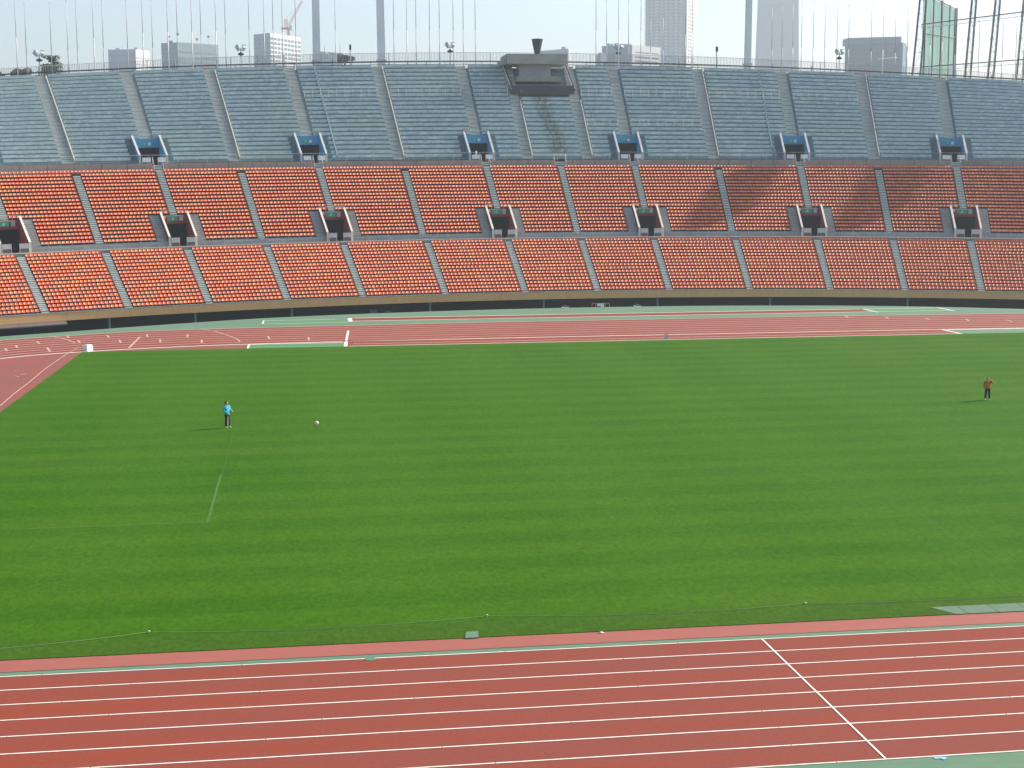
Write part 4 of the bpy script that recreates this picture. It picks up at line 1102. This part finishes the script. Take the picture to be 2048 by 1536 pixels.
# 3
e_, rf, pa, pc, pb, pd, z0, zt = building('pale gridded high-rise under construction with a red tower crane above it', 507, 540, 601, 65.5, 720, 18, 42, 'bw_blue', 'bw_white')
windows(e_, pc, pb, zt-40, zt-3, 9, 9, .72, .60, 'bw_dark'); windows(e_, pa, pc, zt-40, zt-3, 4, 9, .7, .6, 'bw_dark')
cb = at(577, 80, 735*KB); e_ = empty('tower_crane', Vector((cb.x,cb.y,zt-.3)), 'red and white luffing tower crane on the gridded high-rise', 'crane')
def lattice(mb, a, b2, w_, r_, n_=8):
    a, b2 = Vector(a), Vector(b2); d = (b2-a).normalized(); x = d.cross(Vector((0,1,0))); x = (x if x.length > .1 else Vector((1,0,0))).normalized()*w_/2; y = d.cross(x).normalized()*w_/2
    cs = [x+y, x-y, -x-y, -x+y]
    for c in cs: mb.tube(a+c, b2+c, r_, n=4, caps=False)
    for k in range(n_):
        p_, q_ = a.lerp(b2, k/n_), a.lerp(b2, (k+1)/n_)
        for i in range(4):
            mb.tube(p_+cs[i], q_+cs[(i+1)%4], r_*.6, n=3, caps=False); mb.tube(p_+cs[i], p_+cs[(i+1)%4], r_*.6, n=3, caps=False)
YC = 735*KB
m = MB(); lattice(m, (cb.x,cb.y,zt-.3), at(576,56,YC), 2.4, .30, 6); m.build('mast', redm, e_)
m = MB(); c1 = at(573,57,YC); m.box(c1, (10,4,1.8)); m.build('machinery_deck', redm, e_)
m = MB(); m.box(at(581,56,YC-1), (3.0,3.0,4.4)); m.build('cab', M['bw_white'], e_)
m = MB(); lattice(m, at(573,55,YC), at(571,38,YC), 3.0, .26, 4); m.build('tower_frame', redm, e_)
m = MB(); lattice(m, at(578,50,YC), at(604,2,YC), 1.7, .17, 12); m.build('jib', redm, e_)
m = MB(); m.tube(at(571,38,YC), at(600,9,YC), .10, n=4); m.build('stay_cable', M['rail_dark'], e_)
# 4
e_, rf, pa, pc, pb, pd, z0, zt = building('low dark roof with two thin aerials seen between the pylons', 628, 642, 686, 103, 480, 5, 10, 'bw_dark', 'bw_dark')
for x, y_ in ((649,90), (680,86)):
    q = at(x,103,480*KB+11); m = MB(); m.tube((q.x,q.y,zt-.3), at(x,y_,480*KB+11), .3, .12); m.build('aerial', M['bw_grey'], rf)
m = MB(); m.tube(at(649,101,478*KB), at(658,112,478*KB), .4); m.build('white_strut', M['bw_white'], e_)
# 5
e_, rf, pa, pc, pb, pd, z0, zt = building('pale low block peeping out behind the flame bowl platform', 1080, 1137, 1141, 97, 700, 26, 3, 'bw_blue', 'bw_white')
plant(rf, 1124, 1131, 93.5, 700, zt, 'bw_blue')
# 6
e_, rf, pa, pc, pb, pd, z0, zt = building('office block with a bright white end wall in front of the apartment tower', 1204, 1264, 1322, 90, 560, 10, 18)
dd = (pb-pc).normalized()*(pb-pc).length
windows(e_, pc+dd*.10, pc+dd*.93, H_(102.5,560), H_(100.5,560), 1, 1, 1, .7, 'glass', True)
windows(e_, pc+dd*.10, pc+dd*.93, H_(124,560), H_(107,560), 16, 2, .62, .42, 'glass'); windows(e_, pa, pc, zt-24, zt-3, 6, 5, .5, .3, 'bw_dark')
plant(rf, 1216, 1219, 86.5, 560, zt, 'bw_dark'); plant(rf, 1222, 1226, 87.5, 560, zt); plant(rf, 1232, 1236, 86, 560, zt, 'bw_dark'); plant(rf, 1243, 1262, 88, 560, zt)
e_, rf, pa, pc, pb, pd, z0, zt = building('lower wing at the left foot of the white-ended office block', 1197, 1200, 1212, 105, 556, 3, 4, 'bw_dark', 'bw_blue')
# 7
e_, rf, pa, pc, pb, pd, z0, zt = building('very tall apartment tower with rows of balconies and a white sunlit side', 1291, 1374, 1392.5, 0, 900, 12, 26, 'bw_blue', 'bw_white', 'apartment_tower', zt=290)
FL = 34; zz0, zz1 = 150, 284
dd = (pc-pa).normalized(); nn = Vector((dd.y,-dd.x,0)); L = (pc-pa).length; az = math.atan2(dd.y,dd.x)
for k in range(FL):
    z = zz0 + (k+.5)*(zz1-zz0)/FL; m_ = MB()
    for fr in (.10,.20,.34,.45,.56,.68,.80,.90):
        q = pa + dd*L*fr; m_.box(q + nn*.2 + Vector((0,0,z+.2)), (L*.05,.5,1.5), az)
    m_.build('window_row', M['bw_void'] , e_)
    m_ = MB()
    for fr, w_ in ((-.01,.05),(.27,.05),(.50,.04),(.74,.05)):
        q = pa + dd*L*fr; m_.box(q + nn*.9 + Vector((0,0,z-.8)), (L*w_,1.7,.9), az)
    m_.build('balcony_row', M['bw_white'], e_)
for fr in (.15,.395,.62,.85,.97):
    m_ = MB(); q = pa + dd*L*fr; m_.box(q + nn*.5 + Vector((0,0,140)), (L*.016,1.0,290), az); m_.build('pilaster', M['bw_grey'], e_)
windows(e_, pc + (pb-pc)*.12, pc + (pb-pc)*.88, zz0, zz1, 4, 30, .5, .5, 'bw_void', name='side_window_row')
# 8
YT = 1050*KB; c0, c1 = at(1510,130,YT), at(1597.5,130,YT); t0_, t1_ = at(1515.5,0,YT), at(1597.5,0,YT)
e_ = empty('glass_tower', Vector(((c0.x+c1.x)/2, YT, -3)), 'tall hazy blue glass tower narrowing slightly upward', 'building')
def lx(z, side):
    a, b2 = (c0, t0_) if side == 0 else (c1, t1_); k = (z-a.z)/(b2.z-a.z); return a.x + (b2.x-a.x)*k
D = 50
def ring(z): return [Vector((lx(z,0),YT,z)),Vector((lx(z,1),YT,z)),Vector((lx(z,1)+14,YT+D,z)),Vector((lx(z,0)+19,YT+D,z))]
m = MB(); m.hexa(ring(-3)+ring(320)); m.build('curtain_wall', M['glass_tower'], e_)
for k in range(40):
    z = 165 + k*3.9; m_ = MB(); q = ring(z); m_.tube(q[0]+Vector((0,-.1,0)), q[1]+Vector((0,-.1,0)), .22, n=4); m_.build('floor_band', M['bw_blue'], e_)
# 9
e_, rf, pa, pc, pb, pd, z0, zt = building('wide grey-blue building with a set-back top storey at right', 1690, 1806, 1812, 85, 520, 16, 4, 'bw_dark', 'bw_blue')
A, B_ = at(1697,78,520*KB+17), at(1803,73,520*KB+4); zt2 = B_.z
m = MB(); m.hexa([Vector((A.x,A.y,zt-.3)),Vector((B_.x,B_.y,zt-.3)),Vector((B_.x,B_.y+12,zt-.3)),Vector((A.x,A.y+12,zt-.3)),Vector((A.x,A.y,zt2)),Vector((B_.x,B_.y,zt2)),Vector((B_.x,B_.y+12,zt2)),Vector((A.x,A.y+12,zt2))]); m.build('top_storey', M['bw_blue'], rf)
windows(e_, pa, pc, zt-17, zt-4, 14, 4, .25, .25, 'bw_blue')
m = MB(); m.tube(at(1755,118,519*KB), at(1795,115,519*KB), .5); m.build('pale_rail', M['bw_white'], e_)
e_, rf, pa, pc, pb, pd, z0, zt = building('narrow pale slab just right of the wide grey-blue building', 1813, 1814, 1826, 91, 560, 3, 8, 'bw_white', 'bw_white')

# ------------------------------------------------------------------ sports net and lattice towers, right
M['steel'] = weath('painted_steel', (.10,.10,.12), (.075,.08,.095), .6, rough=.5)
nm_, nt, bs = nm('green_net', .8, .1); bs.inputs['Base Color'].default_value = (.03,.17,.12,1)
w_ = N(nt, 'ShaderNodeTexWave', wave_type='BANDS', bands_direction='X'); nt.links.new(pos(nt,(1,1,.04)), w_.inputs['Vector']); w_.inputs['Scale'].default_value = .9; w_.inputs['Distortion'].default_value = 6; w_.inputs['Detail'].default_value = 3
a_ = mth(nt, 'MULTIPLY_ADD', w_.outputs['Fac'], .40, .55); nt.links.new(a_, bs.inputs['Alpha']); M['net'] = nm_
# green net screen: from the left tower back to the far post
pL, pR = at(1842,148,272), at(1906,150,330)
topL, topR = at(1846,-14,272).z, at(1908,19,330).z
e_ = empty('net_screen', Vector((pL.x,pL.y,-3)), 'tall translucent green net screen with upright posts at the right of the skyline', 'net')
m = MB(); n_ = 26; A = []; B_ = []; A2 = []
for i in range(n_+1):
    f = i/n_; q = pL.lerp(pR, f); w0 = math.sin(i*1.9)*.35; q = Vector((q.x+.1*w0, q.y+w0, 0)); A.append(Vector((q.x,q.y,-3))); B_.append(Vector((q.x,q.y,topL+(topR-topL)*f - .25*abs(math.sin(i*1.2)))))
m.strip(A, B_); m.build('net', M['net'], e_)
for f, r_ in ((.02,.16),(.24,.13),(.48,.16),(.75,.13),(.985,.34)):
    q = pL.lerp(pR, f); m = MB(); m.tube((q.x,q.y-.5,-3), (q.x+.2,q.y-.5,topL+(topR-topL)*f+.2), r_, n=6); m.build('post', M['steel'], e_)
for ff in (1.0, .58):
    m = MB(); m.tube((pL.x,pL.y-.4,-3+(topL+3)*ff if ff==1 else at(1845,66,272).z), (pR.x,pR.y-.4,topR if ff==1 else at(1905,76,330).z), .14); m.build('cross_cable', M['post_green'] if ff < 1 else M['steel'], e_)
LT = []
for i, (xb, wb, xt, wt, Y) in enumerate(((1832,17,1846,14,262),(1935,13,1948,9,250),(1981,14,1995.5,9,246),(2039,15,2052,10,241))):
    b0 = at(xb, 152, Y); t0_ = at(xt, 0, Y); dz = t0_.z - b0.z
    lean = (t0_ - b0)/dz
    foot = b0 - lean*(b0.z+3); top = b0 + lean*(dz+9)
    wf = wb*Y/F_PX; wtp = wt*Y/F_PX
    e_ = empty('lattice_tower', foot, ('leftmost lattice tower, at the left edge of the green net','slender leaning lattice tower, second from the left','slender leaning lattice tower, third from the left','lattice tower cut by the right edge of the photo')[i], 'tower', 'steel lattice towers at the right')
    m = MB()
    for sx_ in (-1,1):
        for sy_ in (-1,1): m.tube(foot + Vector((sx_*wf*.75,sy_*.25,0)), top + Vector((sx_*wtp*.42,sy_*.2,0)), .12 if sy_ < 0 else .07, n=5)
    m.build('leg_frame', M['steel'], e_)
    m = MB(); K = 26
    for k in range(K):
        f0, f1 = k/K, (k+1)/K; p0, p1 = foot.lerp(top,f0), foot.lerp(top,f1); w0 = wf*.75*(1-f0)+wtp*.42*f0; w1 = wf*.75*(1-f1)+wtp*.42*f1; sg = 1 if k%2 else -1
        for sy_ in (-.5,.5):
            m.tube(p0+Vector((-sg*w0,sy_,0)), p1+Vector((sg*w1,sy_,0)), .035, n=4); m.tube(p1+Vector((-w1,sy_,0)), p1+Vector((w1,sy_,0)), .03, n=4)
    m.build('lattice', M['rail_pale'], e_); LT.append((foot, top))
for (ya, yb, lab) in ((49,22,'upper horizontal lattice girder linking the leaning towers'),(134,118,'lower horizontal lattice girder linking the leaning towers')):
    a = at(1843, ya, 262); e = at(2060, yb, 241); e_ = empty('lattice_girder', a, lab, 'girder')
    ex = a + (e-a)*1.15
    m = MB(); m.tube(a, ex, .09); m.build('top_chord', M['steel'], e_)
    dn = Vector((0,0,-.72)); m = MB(); m.tube(a+dn, ex+dn, .04)
    for k in range(34):
        p0, p1 = a.lerp(ex,k/34), a.lerp(ex,(k+1)/34); m.tube(p0, p1+dn if k%2 else p0+dn, .025, n=3); m.tube(p0+dn, p1, .025, n=3)
    m.build('web', M['rail_pale'], e_)

# ------------------------------------------------------------------ people and ball
def skin_mesh(name, joints, edges, mat, parent, sub=2, root=0):
    me = bpy.data.meshes.new(name); me.from_pydata([j[:3] for j in joints], edges, [])
    o = bpy.data.objects.new(name, me); COL.objects.link(o)
    o.modifiers.new('skin', 'SKIN'); 
    if not me.skin_vertices: 
        bpy.context.view_layer.objects.active = o; o.select_set(True)
    bpy.context.view_layer.update()
    sv = me.skin_vertices[0].data if me.skin_vertices else None
    if sv is None:
        bm = bmesh.new(); bm.from_mesh(me); bm.verts.layers.skin.verify(); bm.to_mesh(me); bm.free(); sv = me.skin_vertices[0].data
    for i, j in enumerate(joints):
        rr = j[3]; sv[i].radius = rr if isinstance(rr, tuple) else (rr, rr)
        sv[i].use_root = (i == root)
    ms = o.modifiers.new('sub', 'SUBSURF'); ms.levels = sub; ms.render_levels = sub
    dg = bpy.context.evaluated_depsgraph_get(); ev = o.evaluated_get(dg)
    nm2 = bpy.data.meshes.new_from_object(ev); o.modifiers.clear(); o.data = nm2; nm2.materials.clear(); nm2.materials.append(mat)
    nm2.polygons.foreach_set('use_smooth', [True]*len(nm2.polygons))
    o.parent = parent
    return o
sk = weath('skin', (.55,.36,.26), (.50,.32,.23), 8, fine=.05, rough=.6)
def cloth(name, c): return weath(name, c, tuple(x*.82 for x in c), 6, fine=.15, rough=.9)
hair_m = weath('dark_hair', (.008,.006,.006), (.012,.010,.009), 20, fine=.4, rough=.6)
def person(label, foot, rz, H, J, jacket, trousers, stripe, shoes, head_turn, hood=None):
    """J: hand targets {'LE','LH','RE','RH'} elbow/hand in body frame (x right hand side of the figure's own -x), figure faces -Y; unit = metres at 1.75"""
    root = empty('person', foot, label, 'person'); root.rotation_euler = (0,0,rz); k = H/1.75
    S = lambda *v: tuple(c*k for c in v)
    j = []; ed = []
    def add(p_, r_, par=None):
        j.append((*S(*p_), tuple(c*k for c in r_) if isinstance(r_, tuple) else r_*k))
        if par is not None: ed.append((par, len(j)-1))
        return len(j)-1
    pel = add((0,0,.95), (.15,.10)); ch1 = add((0,0,1.12), (.135,.095), pel); ch2 = add((0,-.01,1.32), (.165,.11), ch1); nk0 = add((0,0,1.44), (.075,.07), ch2)
    nk = add((0,-.005,1.51), .052, nk0); hd0 = add((0,-.015,1.58), (.068,.082), nk); hd1 = add((0,-.012,1.66), (.076,.092), hd0); add((0,-.005,1.725), (.055,.065), hd1)
    for sx_, E, Hd in ((-1, J['RE'], J['RH']), (1, J['LE'], J['LH'])):
        sh = add((sx_*.185,0,1.41), .062, ch2); el = add(E, .043, sh); wr = add(Hd, .030, el)
        d = (Vector(Hd) - Vector(E)).normalized(); pm_ = Vector(Hd) + d*.06; pa_ = add(tuple(pm_), (.036,.02), wr)
        side = d.cross(Vector((0,0,1))); side = (side if side.length > .2 else Vector((1,0,0))).normalized(); up_ = side.cross(d)
        for q, L in ((-.028,.065),(-.010,.075),(.010,.072),(.028,.058)):
            f0 = add(tuple(pm_ + d*.035 + side*q), .0095, pa_); f1 = add(tuple(pm_ + d*(.035+L*.55) + side*q*1.1 - up_*.012), .0085, f0); add(tuple(pm_ + d*(.035+L*.9) + side*q*1.1 - up_*.035), .007, f1)
        th0 = add(tuple(pm_ - side*.035 + d*.0), .011, pa_); add(tuple(pm_ - side*.055 + d*.045), .009, th0)
    for sx_ in (-1, 1):
        fx, fy = J['RF'] if sx_ < 0 else J['LF']
        hp = add((sx_*.09,0,.88), .085, pel); kn = add((sx_*.10+(fx-sx_*.10)*.45, fy*.4-.015, .50), .058, hp); an = add((fx, fy+.03, .09), .038, kn); add((fx+sx_*.015, fy-.12, .035), (.035,.025), an)
    body = skin_mesh('body', j, ed, sk, root)
    # trousers
    def garment(name, pts, links, mat, par=root):
        jj = [(*S(*p_), tuple(c*k for c in r_) if isinstance(r_, tuple) else r_*k) for p_, r_ in pts]
        return skin_mesh(name, jj, links, mat, par)
    tr = []; lk = []
    tr.append(((0,0,.96), (.165,.118)))
    for sx_ in (-1,1):
        fx, fy = J['RF'] if sx_ < 0 else J['LF']; n0 = len(tr)
        tr += [((sx_*.09,0,.86), .108), ((sx_*.10+(fx-sx_*.10)*.45, fy*.4-.015, .50), .090), ((fx, fy+.03, .10), .078)]
        lk += [(0,n0),(n0,n0+1),(n0+1,n0+2)]
    garment('trousers', tr, lk, trousers)
    if stripe:
        fx, fy = J['RF']; m_ = MB(); a = Vector(S(.015,-.112,.84)); e = Vector(S(.02,-.09,.16))
        m_.hexa([a+Vector((-.022,0,0)),a+Vector((.022,0,0)),a+Vector((.022,.06,0)),a+Vector((-.022,.06,0)),e+Vector((-.022,0,0)),e+Vector((.022,0,0)),e+Vector((.022,.06,0)),e+Vector((-.022,.06,0))])
        for v in m_.v: v.x -= .045
        o = m_.build('side_stripe', stripe, None); o.parent = root
    jk = [((0,0,.80), (.185,.135)), ((0,0,.95), (.200,.150)), ((0,0,1.12), (.195,.145)), ((0,-.01,1.30), (.215,.15)), ((0,0,1.44), (.12,.10))]; lk = [(0,1),(1,2),(2,3),(3,4)]
    for sx_, E, Hd in ((-1, J['RE'], J['RH']), (1, J['LE'], J['LH'])):
        n0 = len(jk); jk += [((sx_*.20,0,1.39), .098), (E, .080), (tuple(Vector(Hd)*.96+Vector(E)*.04), .060)]; lk += [(3,n0),(n0,n0+1),(n0+1,n0+2)]
    garment('jacket', jk, lk, jacket)
    for sx_ in (-1,1):
        fx, fy = J['RF'] if sx_ < 0 else J['LF']
        garment('shoe', [((fx,fy+.06,.05),.048),((fx+sx_*.005,fy-.04,.05),(.05,.04)),((fx+sx_*.018,fy-.15,.035),(.042,.03))], [(0,1),(1,2)], shoes)
    # head dressing
    hx = math.sin(head_turn)*.03; hy = .022
    garment('hair', [((-hx,hy+.02,1.57),(.085,.065)),((-hx,hy+.03,1.67),(.118,.115)),((0-hx*.5,hy+.0,1.75),(.112,.115))], [(0,1),(1,2)], hair_m)
    # face: nose, eyes, mouth, ears turned with the head
    hc = Vector(S(0,-.012,1.645)); ct, st_ = math.cos(head_turn), math.sin(head_turn)
    def fp(x, y, z): return hc + Vector(((x*ct - y*st_)*k, (x*st_ + y*ct)*k, z*k))
    m_ = MB(); m_.tube(fp(0,-.085,.005), fp(0,-.108,-.028), .008*k, .013*k, 6); o = m_.build('nose', sk, None); o.parent = root
    m_ = MB(); m_.tube(fp(-.036,-.083,.012), fp(-.024,-.087,.012), .007*k); m_.tube(fp(.024,-.087,.012), fp(.036,-.083,.012), .007*k); o = m_.build('eyes', hair_m, None); o.parent = root
    m_ = MB(); m_.tube(fp(-.02,-.085,-.055), fp(.02,-.085,-.055), .006*k); o = m_.build('mouth', redm, None); o.parent = root
    for sx_ in (-1,1):
        m_ = MB(); m_.tube(fp(sx_*.076,-.005,-.02), fp(sx_*.084,0,.022), .016*k, .018*k, 6); o = m_.build('ear', sk, None); o.parent = root
    if hood:
        garment('collar', [((0,.02,1.47),(.095,.085)),((0,.015,1.50),(.085,.08))], [(0,1)], hood)
    return root
HP = 1.56
f1 = gnd(455, 856.5); f1.z = .03
cyan = cloth('cyan_jacket', (.06,.42,.56)); black = cloth('black_trousers', (.016,.018,.020)); grey = cloth('pale_stripe', (.42,.40,.38)); pale = cloth('pale_shoes', (.60,.64,.52))
person('person in a turquoise jacket and black trousers watching the white ball', f1, R(50), HP,
       dict(RE=(-.31,.04,1.16), RH=(-.14,-.22,.98), LE=(.31,.02,1.17), LH=(.20,-.24,1.12), RF=(-.12,.0), LF=(.13,-.06)), cyan, black, grey, pale, .35, cloth('navy_collar', (.03,.10,.22)))
f2 = gnd(1974.5, 801); f2.z = .03
orange = cloth('orange_jacket', (.68,.180,.032))
person('person in an orange jacket and dark trousers holding one hand to the ear', f2, R(-18), 1.50,
       dict(RE=(-.26,.06,1.14), RH=(-.24,-.04,.90), LE=(.36,-.05,1.34), LH=(.13,-.12,1.58), RF=(-.15,.03), LF=(.14,-.08)), orange, black, None, pale, -.3)
# ball, just off the ground
sh = gnd(624, 853); 
best = None
for i in range(200):
    h_ = i*.01; p_ = sh + sd*(h_/sd.z); dd_ = p_ - Vector((0,0,CAM_H)); w2 = dd_.dot(FW); yy_ = 768 - F_PX*dd_.dot(UP)/w2
    if best is None or abs(yy_-846) < best[0]: best = (abs(yy_-846), p_)
bp = best[1]
me = bpy.data.meshes.new('ball_skin'); bm = bmesh.new(); bmesh.ops.create_icosphere(bm, subdivisions=3, radius=.115)
for f in bm.faces: f.smooth = True
bm.to_mesh(me); bm.free()
mb_, nt, bs = nm('ball_leather', .45, .4); tc = N(nt, 'ShaderNodeTexCoord'); vo = N(nt, 'ShaderNodeTexVoronoi'); nt.links.new(tc.outputs['Object'], vo.inputs['Vector']); vo.inputs['Scale'].default_value = 9
c = mixc(nt, mth(nt,'LESS_THAN', vo.outputs['Distance'], .28), (.82,.80,.78), (.45,.16,.16)); nt.links.new(c, bs.inputs['Base Color']); me.materials.append(mb_)
o = bpy.data.objects.new('football', me); COL.objects.link(o); o.location = bp; tag(o, 'white ball bouncing just above the grass right of the turquoise-jacketed person', 'ball')

# ------------------------------------------------------------------ air
HAZE = True
if HAZE:
    m = MB(); m.hexa([(-1300,-80,-4),(2300,-80,-4),(2300,2300,-4),(-1300,2300,-4),(-1300,-80,325),(2300,-80,325),(2300,2300,325),(-1300,2300,325)])
    hz = m.build('haze', None); tag(hz, kind='stuff')
    hm = bpy.data.materials.new('haze_air'); hm.use_nodes = True; nt = hm.node_tree; nt.nodes.remove(nt.nodes['Principled BSDF'])
    pv = nt.nodes.new('ShaderNodeVolumePrincipled'); pv.inputs['Color'].default_value = (.80,.90,.98,1); pv.inputs['Density'].default_value = .00030; pv.inputs['Anisotropy'].default_value = .2
    nt.links.new(pv.outputs[0], nt.nodes['Material Output'].inputs['Volume']); hz.data.materials.append(hm)
